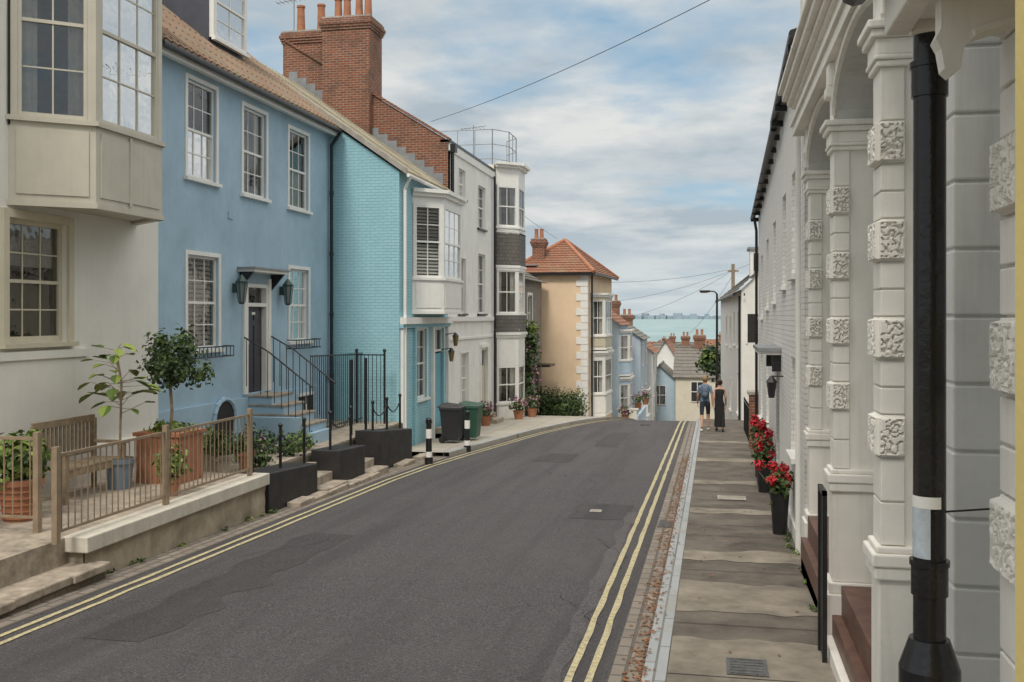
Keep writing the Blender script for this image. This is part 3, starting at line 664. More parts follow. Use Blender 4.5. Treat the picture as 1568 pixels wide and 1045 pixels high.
for yy,z in ((29.5,-.55),(29.0,-1.0)):
    h.tube('lantern_bracket',[(-8.0,yy,z),(-7.7,yy,z+.05)],.014,BLACK); h.cyl('lantern',(-7.68,yy,z-.35),(-7.68,yy,z-.05),.06,.11,M('brass_lantern',(.25,.17,.07),.4),6); h.cyl('lantern',(-7.68,yy,z-.05),(-7.68,yy,z+.06),.12,.02,BLACK,6)
h.done()
# ------------------------------------------------------------------ white three-storey house
h=T('white_terraced_house'); F=FL(-8.0)
def zt(x): return 5.45+(-8-x)*.62
h.add('party_wall',[(-8,29.8,3.5),(-13.4,29.8,7.2),(-13.4,29.8,zt(-13.4)),(-8,29.8,zt(-8)),(-8,30.05,3.5),(-13.4,30.05,7.2),(-13.4,30.05,zt(-13.4)),(-8,30.05,zt(-8))],[[0,1,2,3],[4,7,6,5],[3,2,6,7],[0,3,7,4]],RBRICK)
for i in range(17):
    x=-8.15-i*.3; z=3.86+(-x-7.8)*.702
    h.box('lead_flashing',x-.3,x,29.78,29.81,z-.02,z+.34,LEAD)
h.add('party_coping',[(-7.96,29.74,zt(-8)),(-13.4,29.74,zt(-13.4)),(-13.4,29.74,zt(-13.4)+.09),(-7.96,29.74,zt(-8)+.09),(-7.96,30.1,zt(-8)),(-13.4,30.1,zt(-13.4)),(-13.4,30.1,zt(-13.4)+.09),(-7.96,30.1,zt(-8)+.09)],[[0,1,2,3],[4,7,6,5],[3,2,6,7],[0,4,5,1],[0,3,7,4]],RBRICK)
W=[(31.1,31.95,3.85,4.8),(33.8,34.9,3.1,4.6),(33.8,34.9,.1,2.2),(31.4,32.4,-2.9,-1.2),(31.1,32.0,.1,1.9)]
ops=W+[(34.2,35.2,-3.7,-1.2)]
wall(h,'front_wall',F,29.8,36.4,-4.2,5.4,ops,STUCCO_W,.14)
shell(h,-16,-8,30.06,36.4,-4.2,5.4,STUCCO_W,'nw'); h.quad('roof_deck',[(-16,30,5.3),(-8,30,5.3),(-8,36.4,5.3),(-16,36.4,5.3)],LEAD)
for k,w in enumerate(W): win(h,F,*w,cols=2,rows=2,trim=.06,curtain=(0,1,1,2,1)[k],sillmat=BLACK,room=.4)
h.fbox('door',F,34.24,35.16,-3.7,-1.75,-.13,-.08,CREAM); h.quad('glass',[fp(F,34.24,-1.7,-.1),fp(F,35.16,-1.7,-.1),fp(F,35.16,-1.2,-.1),fp(F,34.24,-1.2,-.1)],GLASS)
h.fbox('door_frame',F,34.1,34.2,-3.7,-1.1,0,.05,WHITE); h.fbox('door_frame',F,35.2,35.3,-3.7,-1.1,0,.05,WHITE); h.fbox('door_frame',F,34.1,35.3,-1.1,-.98,0,.1,WHITE)
h.fbox('string_course',F,29.85,36.35,-.15,.0,0,.09,WHITE); h.fbox('string_course',F,29.85,36.35,-.75,-.68,0,.05,WHITE)
h.fbox('parapet_coping',F,29.8,36.4,5.4,5.48,-.25,.07,BLACK); h.fbox('parapet_band',F,29.85,36.35,5.15,5.4,0,.05,WHITE)
h.tube('downpipe',[(-7.9,29.95,5.3),(-7.9,29.95,3.6)],.06,BLACK,8); h.box('hopper',-8,-7.78,29.86,30.1,5.1,5.35,BLACK)
h.tube('downpipe',[(-7.9,36.1,5.2),(-7.9,36.1,-3.8)],.045,BLACK,8)
chimney(h,-12.0,-10.45,29.5,30.7,4.8,9.35,RBRICK,[(-11.7,30.1),(-11.4,30.1),(-11.0,30.1),(-10.7,30.1)],.13,.8)
chimney(h,-13.5,-12.02,29.9,31.0,5.5,9.1,RBRICK,[(-13.1,30.4),(-12.4,30.4)],.14,1.0)
h.done()
t=T('tv_aerial')
b=(-13.3,30.3,9.1); t.cyl('mast',b,(b[0],b[1],b[2]+1.3),.018,.018,LEAD,6)
t.tube('boom',[(b[0]-.6,b[1],b[2]+1.1),(b[0]+.5,b[1],b[2]+1.25)],.012,LEAD)
for i in range(8): x=b[0]-.55+i*.14; t.cyl('elements',(x,b[1]-.22,b[2]+1.1+i*.02),(x,b[1]+.22,b[2]+1.1+i*.02),.007,.007,LEAD,4)
t.done()
# ------------------------------------------------------------------ tall bay house
h=T('tall_bay_house'); F=FL(-8.0)
wall(h,'front_wall',F,36.4,39.4,-4.6,5.7,[],YBRICK); shell(h,-15,-8,36.41,39.4,-4.6,5.7,STUCCO_W,'nsw')
h.quad('roof_deck',[(-15,36.41,5.69),(-8,36.41,5.69),(-8,39.4,5.69),(-15,39.4,5.69)],LEAD)
pts=[(-8.0,36.75),(-7.25,37.4),(-7.25,38.7),(-8.0,39.35)]
bay(h,pts,-4.5,-3.3,-1.9,-.6,STUCCO_W,WHITE,cols=(2,2,2),rows=1,curtain=1,topk=.1)
bay(h,pts,-.5,.1,1.75,1.95,SLATEH,WHITE,cols=(2,2,2),rows=1,curtain=1,topk=.05)
for k in range(3):
    FF,l=FE(pts[k],pts[k+1]); h.fbox('slate_band',FF,0,l,1.95,3.2,-.1,.03,SLATEH); h.fbox('slate_band',FF,0,l,-.62,.1,-.1,.035,SLATEH)
bay(h,pts,3.2,3.4,4.95,5.85,WHITE,WHITE,cols=(2,2,2),rows=1,curtain=1,topk=.22)
h.quad('bay_backdrop',[(-7.97,36.7,-4),(-7.97,39.4,-4),(-7.97,39.4,5),(-7.97,36.7,5)],ROOM)
h.done()
t=T('roof_terrace_railing'); RLM=M('galvanised_rail',(.38,.40,.42),.5)
P=[(-10.8,36.6),(-8.1,36.6),(-7.6,37.3),(-7.6,38.7),(-8.1,39.3)]
for z in (5.95,6.5,7.05): t.tube('rails',[(x,y,z) for x,y in P],.018,RLM)
for (a,b) in zip(P[:-1],P[1:]):
    n=max(1,int(math.hypot(b[0]-a[0],b[1]-a[1])/.65))
    for k in range(n+1): x=a[0]+(b[0]-a[0])*k/n;y=a[1]+(b[1]-a[1])*k/n; t.cyl('posts',(x,y,5.7),(x,y,7.05),.02,.02,RLM,5)
t.done()
t=T('tv_aerial'); b=(-8.9,36.9,5.7); t.cyl('mast',b,(b[0],b[1],7.3),.018,.018,LEAD,6); t.tube('boom',[(b[0]-.5,b[1],7.15),(b[0]+.5,b[1],7.25)],.012,LEAD)
for i in range(7): x=b[0]-.45+i*.14; t.cyl('elements',(x,b[1]-.2,7.16),(x,b[1]+.2,7.16),.007,.007,LEAD,4)
t.done()
h=T('grey_stone_house'); F=FL(-7.6)
W=[(41.2,42.2,-.6,.9),(40.8,41.8,-3.6,-2.0)]
wall(h,'front_wall',F,39.45,44.7,-5.2,1.55,W+[(43,43.9,-4.6,-2.4)],GREYST); shell(h,-13,-7.6,39.45,44.7,-5.2,1.55,GREYST,'nsw')
for w in W: win(h,F,*w,cols=2,rows=1,trim=.12,curtain=1,room=.3)
h.fbox('door',F,43.0,43.9,-4.6,-2.4,-.12,-.06,BLACK); h.fbox('porch',F,42.7,44.2,-2.2,-2.1,0,.7,BLACK)
roof(h,'roof',(-7.35,39.4,1.5),(-7.35,44.7,1.5),(-10,39.4,2.9),(-10,44.7,2.9),SLATE,8)
h.done()
t=T('climbing_vine')
for i in range(9): leaves(t,'leaves',(-7.25+random.uniform(-.2,.15),39.5+random.uniform(-.3,.5),-3.9+i*.42),(.32,.4,.38),260,.09,random.choice((LEAF,LEAFY,LEAFD)),.1,.5)
t.tube('stem',[(-7.3,39.6,-4.3),(-7.35,39.5,-2.5),(-7.4,39.6,-.5)],.03,WOOD)
for i in range(40): t.ball('flowers',(-7.0+random.uniform(-.2,.2),39.5+random.uniform(-.4,.4),random.uniform(-3.8,-1)),.04,PETP,5)
t.done()
t=T('privet_hedge')
for i in range(6): leaves(t,'leaves',(-7.4+i*.3,43.9+random.uniform(-.2,.2),-4.0+random.uniform(-.1,.15)),(.5,.6,.75),800,.08,LEAF if i%2 else LEAFD,.15,.35)
for i in range(8): t.cyl('stems',(-7.3+i*.25,43.9,-4.8),(-7.3+i*.25+random.gauss(0,.1),43.9,-3.7),.02,.01,WOOD,5)
t.done()
# ------------------------------------------------------------------ peach house
h=T('peach_house'); E=2.0; A=(-5.55,45.0); B=(-5.15,52.2)
h.quad('walls',[(-9.0,45,-5.2),(A[0],45,-5.2),(A[0],45,E),(-9.0,45,E)],PEACH)
FB,l=FE(A,B)
wall(h,'front_wall',FB,0,l,-6,E,[],PEACH)
h.quad('walls',[(-9.0,45,-5.2),(-9,52.2,-6),(-9,52.2,E),(-9,45,E)],PEACH); h.quad('walls',[(B[0],52.2,-6.3),(-9,52.2,-6.3),(-9,52.2,E),(B[0],52.2,E)],PEACH)
for i in range(21):
    w=.5 if i%2 else .3; z=-4.9+i*.33
    h.box('quoins',A[0]-w,A[0]+.03,44.965,45.0+ (.3 if i%2 else .5),z+.01,z+.32,WHITE)
ap=(-7.1,48.6,3.75); c=[(-9.3,44.7,E),(-5.2,44.7,E),(-4.85,52.5,E),(-9.3,52.5,E)]
roof(h,'roof',c[0],c[1],ap,ap,TILEX,14); roof(h,'roof',c[1],c[2],ap,ap,TILEO,14); roof(h,'roof',c[2],c[3],ap,ap,TILEX,6); roof(h,'roof',c[3],c[0],ap,ap,TILEO,6)
for q in c: h.cyl('hip_tiles',(q[0],q[1],q[2]+.03),(ap[0],ap[1],ap[2]+.03),.09,.09,TERRA,8)
h.box('eaves_board',-9.25,-5.25,44.72,44.78,E-.13,E,BLACK); h.cyl('eaves_board',(-5.2,44.72,E-.06),(-4.87,52.4,E-.06),.06,.06,BLACK,6)
def off(a,d): p=fp(FB,a,0,d); return (p[0],p[1])
for (z0,zs,zh,z1) in ((-4.6,-3.6,-2.0,-1.6),(-1.5,-.9,.75,1.1)):
    bay(h,[off(.9,0),off(1.4,.6),off(3.4,.6),off(3.9,0)],z0,zs,zh,z1,WHITE if z0<-4 else CREAM,WHITE,cols=(2,3,2),rows=1,curtain=1,topk=.12)
h.quad('bay_backdrop',[fp(FB,.9,-4,.02),fp(FB,3.9,-4,.02),fp(FB,3.9,1,.02),fp(FB,.9,1,.02)],ROOM)
for z in(-4.0,-.6):
    h.fbox('glass',FB,5.0,6.2,z,z+1.4,.01,.02,GLASS); h.fbox('sills',FB,4.9,6.3,z-.1,z,0,.1,WHITE)
    h.fbox('rooms',FB,5.0,6.2,z,z+1.4,0,.008,ROOM)
    for a in (5.0,5.6,6.15): h.fbox('window_frames',FB,a,a+.05,z,z+1.4,.02,.05,WHITE)
    h.fbox('window_frames',FB,5.0,6.2,z+.68,z+.73,.02,.045,WHITE)
chimney(h,-8.3,-7.75,46.2,46.9,2.2,3.65,RBRICK,[(-8.15,46.5),(-7.9,46.5)],.1,.5)
h.box('solar_panel',-8.5,-7.9,45.2,45.6,2.35,2.4,LEAD)
h.tube('downpipe',[(-5.4,45.6,E-.1),(-5.4,45.6,-5)],.045,BLACK,6)
h.done()
# ------------------------------------------------------------------ farther houses
def far_house(name,x0,x1,y0,y1,ze,zr,wm,rm,axis='y',wins=True,chim=None,ov=.2,cols=2,storeys=2,rm2=None):
    h=T(name); zb=g(y1)-1
    shell(h,x0,x1,y0,y1,zb,ze,wm)
    if axis=='y':
        xm=(x0+x1)/2; h.add('gables',[(x0,y0,ze),(x1,y0,ze),(xm,y0,zr)],[[0,1,2]],wm); h.add('gables',[(x0,y1,ze),(x1,y1,ze),(xm,y1,zr)],[[0,1,2]],wm)
        k=ov*(zr-ze)/(xm-x0)
        roof(h,'roof',(x1+ov,y0-ov,ze-k),(x1+ov,y1+ov,ze-k),(xm,y0-ov,zr),(xm,y1+ov,zr),rm,9); roof(h,'roof',(x0-ov,y0-ov,ze-k),(x0-ov,y1+ov,ze-k),(xm,y0-ov,zr),(xm,y1+ov,zr),rm,9)
        h.cyl('ridge_tiles',(xm,y0-ov,zr+.02),(xm,y1+ov,zr+.02),.09,.09,rm,6)
    else:
        ym=(y0+y1)/2; h.add('gables',[(x0,y0,ze),(x0,y1,ze),(x0,ym,zr)],[[0,1,2]],wm); h.add('gables',[(x1,y0,ze),(x1,y1,ze),(x1,ym,zr)],[[0,1,2]],wm)
        k=ov*(zr-ze)/(ym-y0)
        roof(h,'roof',(x0-ov,y0-ov,ze-k),(x1+ov,y0-ov,ze-k),(x0-ov,ym,zr),(x1+ov,ym,zr),rm,9); roof(h,'roof',(x0-ov,y1+ov,ze-k),(x1+ov,y1+ov,ze-k),(x0-ov,ym,zr),(x1+ov,ym,zr),rm,5)
        h.cyl('ridge_tiles',(x0-ov,ym,zr+.02),(x1+ov,ym,zr+.02),.09,.09,rm,6)
    if wins:
        for F,a0,a1 in ((FC(y0),x0,x1),(FL(x1),y0,y1)):
            n=max(1,int((a1-a0)/2.2))
            for i in range(n):
                a=a0+(a1-a0)*(i+.5)/n
                for s_ in range(storeys):
                    z=ze-1.75-s_*2.8
                    if z<zb+1.2: continue
                    h.fbox('rooms',F,a-.42,a+.42,z,z+1.35,0,.01,ROOM); h.fbox('glass',F,a-.42,a+.42,z,z+1.35,.011,.02,GLASS)
                    for q in (-.46,-.02,.42): h.fbox('window_frames',F,a+q,a+q+.05,z,z+1.35,.012,.05,WHITE)
                    for q in (-.05,.65,1.35): h.fbox('window_frames',F,a-.46,a+.47,z+q,z+q+.05,.012,.055,WHITE)
    if chim:
        cx,cy=chim; chimney(h,cx-.4,cx+.4,cy-.3,cy+.3,ze,zr+.9,RBRICK,[(cx-.18,cy),(cx+.18,cy)],.11,.45)
    return h
BLU=M('pale_blue_render',(.50,.63,.74),.8,.06,2,.15); BLG=M('grey_blue_render',(.44,.51,.57),.8,.06,2,.15)
CRM=M('cream_render',(.72,.66,.53),.8,.06,2,.15); WR=M('white_render',(.80,.79,.75),.8,.06,2,.15)
h=far_house('blue_bay_house',-9.0,-4.95,53.5,60,-.35,1.1,BLU,TILEO,'y',chim=(-6.6,54.2))
for (z0,zs,zh,z1) in ((-6.4,-5.2,-3.7,-3.3),(-3.2,-2.4,-1.0,-.7)):
    bay(h,[(-4.95,54.2),(-4.4,54.7),(-4.4,56.6),(-4.95,57.1)],z0,zs,zh,z1,BLU,WHITE,cols=(2,3,2),rows=1,topk=.12)
h.done()
h=far_house('grey_blue_house',-8.5,-4.3,61.5,68,-1.3,.1,BLG,SLY,'y',chim=(-6.4,66))
bay(h,[(-4.3,62.2),(-3.9,62.6),(-3.9,64.2),(-4.3,64.6)],-7.5,-6.2,-4.9,-4.5,WHITE,WHITE,cols=(2,2,2),rows=1); h.done()
far_house('white_cottage',-8.3,-4.0,69,75,-2.4,-.8,WR,TILEO,'y',chim=(-6,72)).done()
far_house('white_gable_house',-5.1,-2.7,86,94,-4.0,-2.1,WR,TILEO,'y').done()
far_house('pale_blue_cottage',-5.0,-2.55,74,80,-4.7,-3.6,BLU,SLY,'y').done()
far_house('cream_slate_house',-2.5,.5,71,80,-4.2,-2.3,CRM,SLATE,'x',chim=(-.9,75.5),storeys=1).done()
far_house('slate_roof_house',-6.0,-.4,97,107,-5.3,-2.9,CRM,SLATE,'x',chim=(-2.6,102)).done()
far_house('cream_rendered_house',2.9,8,28.6,38.9,1.6,3.0,CRM,SLY,'y',wins=False).done()
random.seed(21)
for (D,n) in ((118,5),(140,6),(170,7),(205,9)):
    for i in range(n):
        x=-D*.13+i*(D*.22/n)+random.uniform(-1,1); w=random.uniform(4,6.5); zt_=-.0215*D-random.uniform(.0,1.9)-.3
        far_house('distant_house',x,x+w,D,D+7,zt_-1.9,zt_,random.choice((WR,CRM,BLG,RBRICK,PEACH)),*random.choice(((TILEO,'y'),(TILEX,'x'),(SLATE,'x'))),wins=(D<130),chim=(x+w/2,D+3.5) if random.random()<.6 else None).done()
random.seed(5)
def tree(name,x,y,zb,zc,r,n,size=.16):
    t=T(name); t.cyl('trunk',(x,y,zb),(x,y,zc),.2,.1,WOOD,8)
    for i in range(10):
        a=random.random()*6.28; e=(x+r*.6*math.cos(a),y+r*.6*math.sin(a),zc+random.uniform(-.3,.6)*r); t.cyl('limbs',(x,y,zc-random.uniform(.1,.6)*r),e,.07,.02,WOOD,5)
        leaves(t,'crown',e,(r*.5,r*.5,r*.42),n//12,size,random.choice((LEAF,LEAFD,LEAFY)),.1,.5)
    leaves(t,'crown',(x,y,zc),(r*.85,r*.85,r*.9),n//4,size,LEAFD,.2,.5); t.done()
tree('street_tree',.35,64,-7.4,-2.9,1.15,3200)
tree('garden_tree',-1.2,110,-11,-5.2,2.2,2600,.25)
tree('garden_tree',-9,96,-10,-3.2,2.2,2000,.25)
t=T('garden_wall'); t.box('wall',-4.9,-3.9,53,53.2,-6.4,-4.95,WR); t.box('wall',-4.0,-3.85,53.2,60,-7.2,-5.35,BLU); t.box('coping',-4.95,-3.82,52.96,53.25,-4.95,-4.88,WHITE); t.done()
for x,y in ((-3.9,54),(-4.3,50.5),(-3.7,57.0),(-7.1,36.6),(-6.9,38.4),(-7.6,33.3)):
    t=T('flower_pot'); z=g(y)+.1
    if y>52 : z=-5.0
    t.cyl('pots',(x,y,z),(x,y,z+.35),.14,.2,TERRA,10); leaves(t,'leaves',(x,y,z+.55),(.35,.35,.3),200,.08,LEAF,.1,.4); leaves(t,'petals',(x,y,z+.62),(.35,.35,.28),80,.06,PETP,.5,.4)
    t.done()
t=T('door_steps')
for y,xx in ((28.3,-7.5),(34.2,-7.4),(31.0,-7.7)):
    for i in range(2): t.box('treads',-8.0,xx-i*.28,y,y+1.1,g(y)-.05,g(y)+.25+i*.16,STONE,bev=.015)
t.done()
# ------------------------------------------------------------------ street furniture left
def bollard(x,y):
    t=T('bollard'); z=g(y)
    t.cyl('base',(x,y,z),(x,y,z+.15),.10,.10,BLACK,14); t.cyl('shaft',(x,y,z+.15),(x,y,z+.62),.075,.07,BLACK,14)
    t.cyl('white_band',(x,y,z+.62),(x,y,z+.84),.074,.074,WHITE,14); t.cyl('neck',(x,y,z+.84),(x,y,z+1.02),.065,.06,BLACK,14)
    t.cyl('collar',(x,y,z+.98),(x,y,z+1.02),.08,.08,BLACK,14); t.ball('cap',(x,y,z+1.05),.075,BLACK,12,(1,1,.8)); t.cyl('white_foot_band',(x,y,z+.17),(x,y,z+.3),.08,.08,WHITE,14); t.done()
bollard(-6.62,22.9); bollard(-6.42,25.9)
BFQ=[[0,3,2,1],[4,5,6,7],[0,1,5,4],[1,2,6,5],[2,3,7,6],[3,0,4,7]]
def bin_(x,y,mat,nm='wheelie_bin'):
    t=T(nm); z=g(y)+.12; a,b=.22,.26
    vs=[(x-a,y-b,z+.08),(x+a,y-b,z+.08),(x+a,y+b,z+.08),(x-a,y+b,z+.08),(x-a-.06,y-b-.07,z+.95),(x+a+.06,y-b-.07,z+.95),(x+a+.06,y+b+.07,z+.95),(x-a-.06,y+b+.07,z+.95)]
    t.add('body',vs,BFQ,mat,False,.02)
    t.box('rim',x-a-.08,x+a+.08,y-b-.09,y+b+.09,z+.92,z+.98,mat,.01)
    t.add('lid',[(x-a-.09,y-b-.1,z+.985),(x+a+.1,y-b-.1,z+.985),(x+a+.1,y+b+.1,z+.985),(x-a-.09,y+b+.1,z+.985),(x-a-.05,y-b-.06,z+1.1),(x+a+.03,y-b-.06,z+1.04),(x+a+.03,y+b+.06,z+1.04),(x-a-.05,y+b+.06,z+1.1)],BFQ,mat,False,.02)
    t.tube('handle',[(x-a-.14,y-b,z+1.0),(x-a-.14,y+b,z+1.0)],.018,BLACK)
    for s_ in(-1,1): t.cyl('wheels',(x-a,y+s_*b-.03,z+.1),(x-a,y+s_*b+.03,z+.1),.1,.1,BLACK,14)
    t.done()
bin_(-7.15,27.1,M('black_bin_plastic',(.022,.022,.025),.45,.1,3,.1)); bin_(-6.85,28.05,M('green_plastic',(.025,.085,.055),.45,.1,3,.1))
# ------------------------------------------------------------------ RIGHT: stucco villa
h=T('stucco_porch_villa')
def verm(t,part,F,a0,a1,z0,z1,d0,d1,mat):
    na=max(6,int((a1-a0)/.009)); nz=max(6,int((z1-z0)/.009)); vs=[];fs=[]
    m=.014
    for j in range(nz+1):
        for i in range(na+1):
            a=a0+(a1-a0)*i/na; z=z0+(z1-z0)*j/nz; e=min(a-a0,a1-a,z-z0,z1-z)
            if e<.001: d=d0
            elif e<m: d=d1
            else:
                q=Vector((a*28+z0*3,z*28,d0*9)); v=abs(noise.noise(q)); d=d1-.024+min(.028,max(0,v-.07)*.26)
            vs.append(fp(F,a,z,d))
    w=na+1
    for j in range(nz):
        for i in range(na): fs.append([j*w+i,j*w+i+1,(j+1)*w+i+1,(j+1)*w+i])
    t.add(part,vs,fs,mat)
CT=1.5; EN=2.32
def pier(t,yc,xl,zb,ztop,depth=.30,w=.15):
    xr=xl+w
    t.box('pier_core',xl+.03,1.46,yc+.03,yc+depth-.02,zb,ztop,PIERM)
    bands=[(-.85+.59*i,-.59+.59*i) for i in range(4)]; z=-1.38
    for (a,b) in bands:
        if a>z: t.box('pier_blocks',xl+.012,xr,yc+.012,yc+depth,z+.006,(z+a)/2-.006,PIERM,bev=.006); t.box('pier_blocks',xl+.012,xr,yc+.012,yc+depth,(z+a)/2+.006,a-.008,PIERM,bev=.006)
        t.box('pier_blocks',xl+.012,xr-.002,yc+.012,yc+depth,a+.004,b-.004,PIERM,bev=.006)
        verm(t,'vermiculated_blocks',FC(yc),xl-.004,xr,a+.012,b-.012,-.014,.022,PIERM)
        verm(t,'vermiculated_blocks',FR(xl),yc-.004,yc+depth-.006,a+.012,b-.012,-.014,.022,PIERM)
        z=b
    t.box('pier_blocks',xl+.012,xr,yc+.012,yc+depth,z+.006,ztop,PIERM,bev=.006)
    z=-3.2
    while z<ztop: t.box('jamb_blocks',xr+.006,1.45,yc+.05,yc+depth,z+.006,min(z+.295,ztop)-.006,GREYB,bev=.008); z+=.295
    for (o,a,b) in ((.02,-1.42,-1.38),(.045,-1.50,-1.42),(.03,-1.58,-1.50),(.0,-2.4,-1.58),(.035,-2.5,-2.4),(.06,zb,-2.5)):
        t.box('pedestal',xl-o,1.47,yc-o,yc+depth+o,a,b,PIERM,bev=.012)
    for (o,a,b) in ((.015,ztop,ztop+.04),(.03,ztop+.04,ztop+.07),(.02,ztop+.07,ztop+.17),(.05,ztop+.17,ztop+.22),(.075,ztop+.22,ztop+.27)):
        t.box('capital',xl-o,1.47,yc-o,yc+depth+o,a,b,PIERM,bev=.01)
    t.box('upper_pier',xl+.01,1.46,yc+.01,yc+depth-.01,ztop+.27,EN,PIERM)
    for q in (0,1): t.box('keyed_brackets',xl-.05+.02*q,xl+.02,yc+.05,yc+depth-.05,EN-.32+.1*q,EN-.22+.22*q,PIERM,bev=.015)
PIERS=((3.3,.935),(6.3,.985),(9.4,1.07),(12.6,1.165))
for yc,xl in PIERS: pier(h,yc,xl,g(yc)-.2,CT)
h.box('architrave',1.02,1.8,2.2,13.3,EN,EN+.12,PIERM); h.box('architrave',.99,1.8,2.2,13.3,EN+.12,EN+.17,PIERM)
h.box('frieze',1.04,1.8,2.2,13.28,EN+.17,EN+.34,PIERM)
for o,a,b in ((.04,.34,.38),(.09,.38,.45),(.15,.45,.54),(.2,.54,.60)): h.box('cornice',1.04-o,1.8,2.2,13.25+o*.5,EN+a,EN+b,PIERM,bev=.012)
wall(h,'upper_wall',FR(1.2),2.2,13.3,EN+.6,6.2,[(4.6,5.6,3.6,5.4),(7.6,8.7,3.6,5.4),(10.7,11.8,3.6,5.4)],PIERM,.15)
for yc,xl in PIERS: h.box('upper_pilasters',1.09,1.2,yc,yc+.4,EN+.6,6.2,PIERM,bev=.01)
for a in ((4.6,5.6),(7.6,8.7),(10.7,11.8)): win(h,FR(1.2),a[0],a[1],3.6,5.4,2,2,WHITE,trim=.14,proud=.06,room=.3)
for o,a,b in ((.1,6.2,6.3),(.22,6.3,6.45),(.34,6.45,6.6)): h.box('top_cornice',1.2-o,1.9,2.2,13.3,a,b,PIERM)
wall(h,'porch_wall',FR(1.46),2.2,13.3,-3.5,EN,[(5.2,6.0,-2.4,.1),(7.7,8.7,-2.4,.1),(10.7,11.7,-2.4,.1)],GREYB,.2)
for a,b in ((5.2,6.0),(7.7,8.7),(10.7,11.7)): h.fbox('doors',FR(1.46),a,b,-2.4,.1,-.18,-.12,M('porch_door',(.05,.07,.08),.4))
shell(h,1.46,9,2.2,13.3,-3.5,6.2,PIERM,'n')
h.quad('end_wall',[(1.47,2.2,-3.5),(9,2.2,-3.5),(9,2.2,6.2),(1.47,2.2,6.2)],PIERM); h.quad('roof_deck',[(1.2,2.2,6.55),(9,2.2,6.55),(9,13.3,6.55),(1.2,13.3,6.55)],LEAD)
for ya,yb,x in ((3.6,6.3,1.0),(6.6,9.4,1.06),(9.7,12.6,1.12)):
    c=(ya+yb)/2; r=(yb-ya)/2-.005; n=18; zs=CT+.28
    for k in range(n):
        a=math.pi*k/n;b=math.pi*(k+1)/n; p=[(c+r*math.cos(q),zs+.47*math.sin(q)) for q in (a,b)]
        h.quad('arch_spandrels',[(x+.03,p[0][0],p[0][1]),(x+.03,p[1][0],p[1][1]),(x+.03,p[1][0],EN),(x+.03,p[0][0],EN)],PIERM)
        h.quad('arch_soffits',[(x+.03,p[0][0],p[0][1]),(x+.03,p[1][0],p[1][1]),(1.46,p[1][0],p[1][1]),(1.46,p[0][0],p[0][1])],GREYB)
        h.cyl('arch_moulding',(x+.02,p[0][0],p[0][1]+.04),(x+.02,p[1][0],p[1][1]+.04),.03,.03,PIERM,6)
z=-3.3
while z<2.2:
    h.box('rusticated_return',1.05,1.50,4.72,5.0,z+.006,min(z+.294,2.31),GREYB,bev=.01); z+=.30
h.box('rusticated_core',1.06,1.5,4.735,4.98,-3.3,2.3,GREYB)
for ya,yb in ((3.63,4.7),(6.65,9.36),(9.76,12.56)):
    h.box('porch_steps',1.14,1.46,ya,yb,-3.5,-2.42,REDTILE); h.box('porch_steps',1.06,1.14,ya,yb,-3.5,-2.68,REDTILE)
h.box('low_plinth',.99,1.06,6.67,9.3,-3.4,-2.85,PIERM,bev=.01); h.box('low_plinth',1.06,1.12,9.78,12.5,-3.5,-2.9,PIERM,bev=.01)
h.done()
t=T('porch_canopy')
t.box('soffit',.62,1.5,2.35,3.55,1.0,1.06,PIERM); t.box('fascia',.58,.66,2.3,3.6,.96,1.14,PIERM,bev=.01); t.box('fascia',.665,1.5,2.3,2.36,.96,1.14,PIERM,bev=.01); t.box('fascia',.665,1.5,3.56,3.62,.96,1.14,PIERM,bev=.01)
t.box('crown',.52,1.5,2.24,3.68,1.142,1.2,PIERM,bev=.015); t.cyl('gutter',(.5,2.2,1.16),(.5,3.72,1.16),.055,.055,BLACK,10); t.add('lead_top',[(.5,2.2,1.21),(.5,3.72,1.21),(1.5,3.72,1.5),(1.5,2.2,1.5)],[[0,1,2,3]],LEAD)
def scroll(t,y):
    n=16; arc=[(.76+(1.36-.76)*k/n, .83+.10*math.sin(math.pi*min(1,k/n*1.15)*.5)-(.6*max(0,(k/n-.5))**1.7*2)) for k in range(n+1)]
    outer=[(.67,.96),(.67,.86),(.655,.83),(.67,.80),(.68,.74),(.70,.72),(.725,.74),(.735,.80)]+arc+[(1.42,.36),(1.42,.96)]
    vs=[(x,y-.04,z) for x,z in outer]+[(x,y+.04,z) for x,z in outer]; m=len(outer)
    fs=[list(range(m)),list(range(m,2*m))[::-1]]+[[i,(i+1)%m,m+(i+1)%m,m+i] for i in range(m)]
    t.add('brackets',vs,fs,PIERM)
    for k in range(len(arc)-1): t.cyl('bracket_moulding',(arc[k][0],y-.045,arc[k][1]+.01),(arc[k+1][0],y-.045,arc[k+1][1]+.01),.012,.012,PIERM,6)
scroll(t,3.2); t.done()
t=T('black_drainpipe'); x,y=.73,3.62
GB=M('gloss_black_iron',(.014,.014,.016),.22,.2,8,.35,25,dirt=.08)
t.cyl('pipe',(x,y,-2.95),(x,y,1.14),.053,.053,GB,24)
for z in (-.95,.75): t.cyl('joint',(x,y,z),(x,y,z+.10),.060,.060,GB,24); t.cyl('joint',(x,y,z+.10),(x,y,z+.12),.065,.065,GB,24)
t.cyl('flare',(x,y,-1.20),(x,y,-1.10),.10,.066,GB,24); t.cyl('flare',(x,y,-1.30),(x,y,-1.20),.10,.10,GB,24); t.cyl('lower_pipe',(x,y,-2.95),(x,y,-1.30),.094,.094,GB,24)
STK=M('paper_sticker',(.50,.56,.62),.6,.15,20)
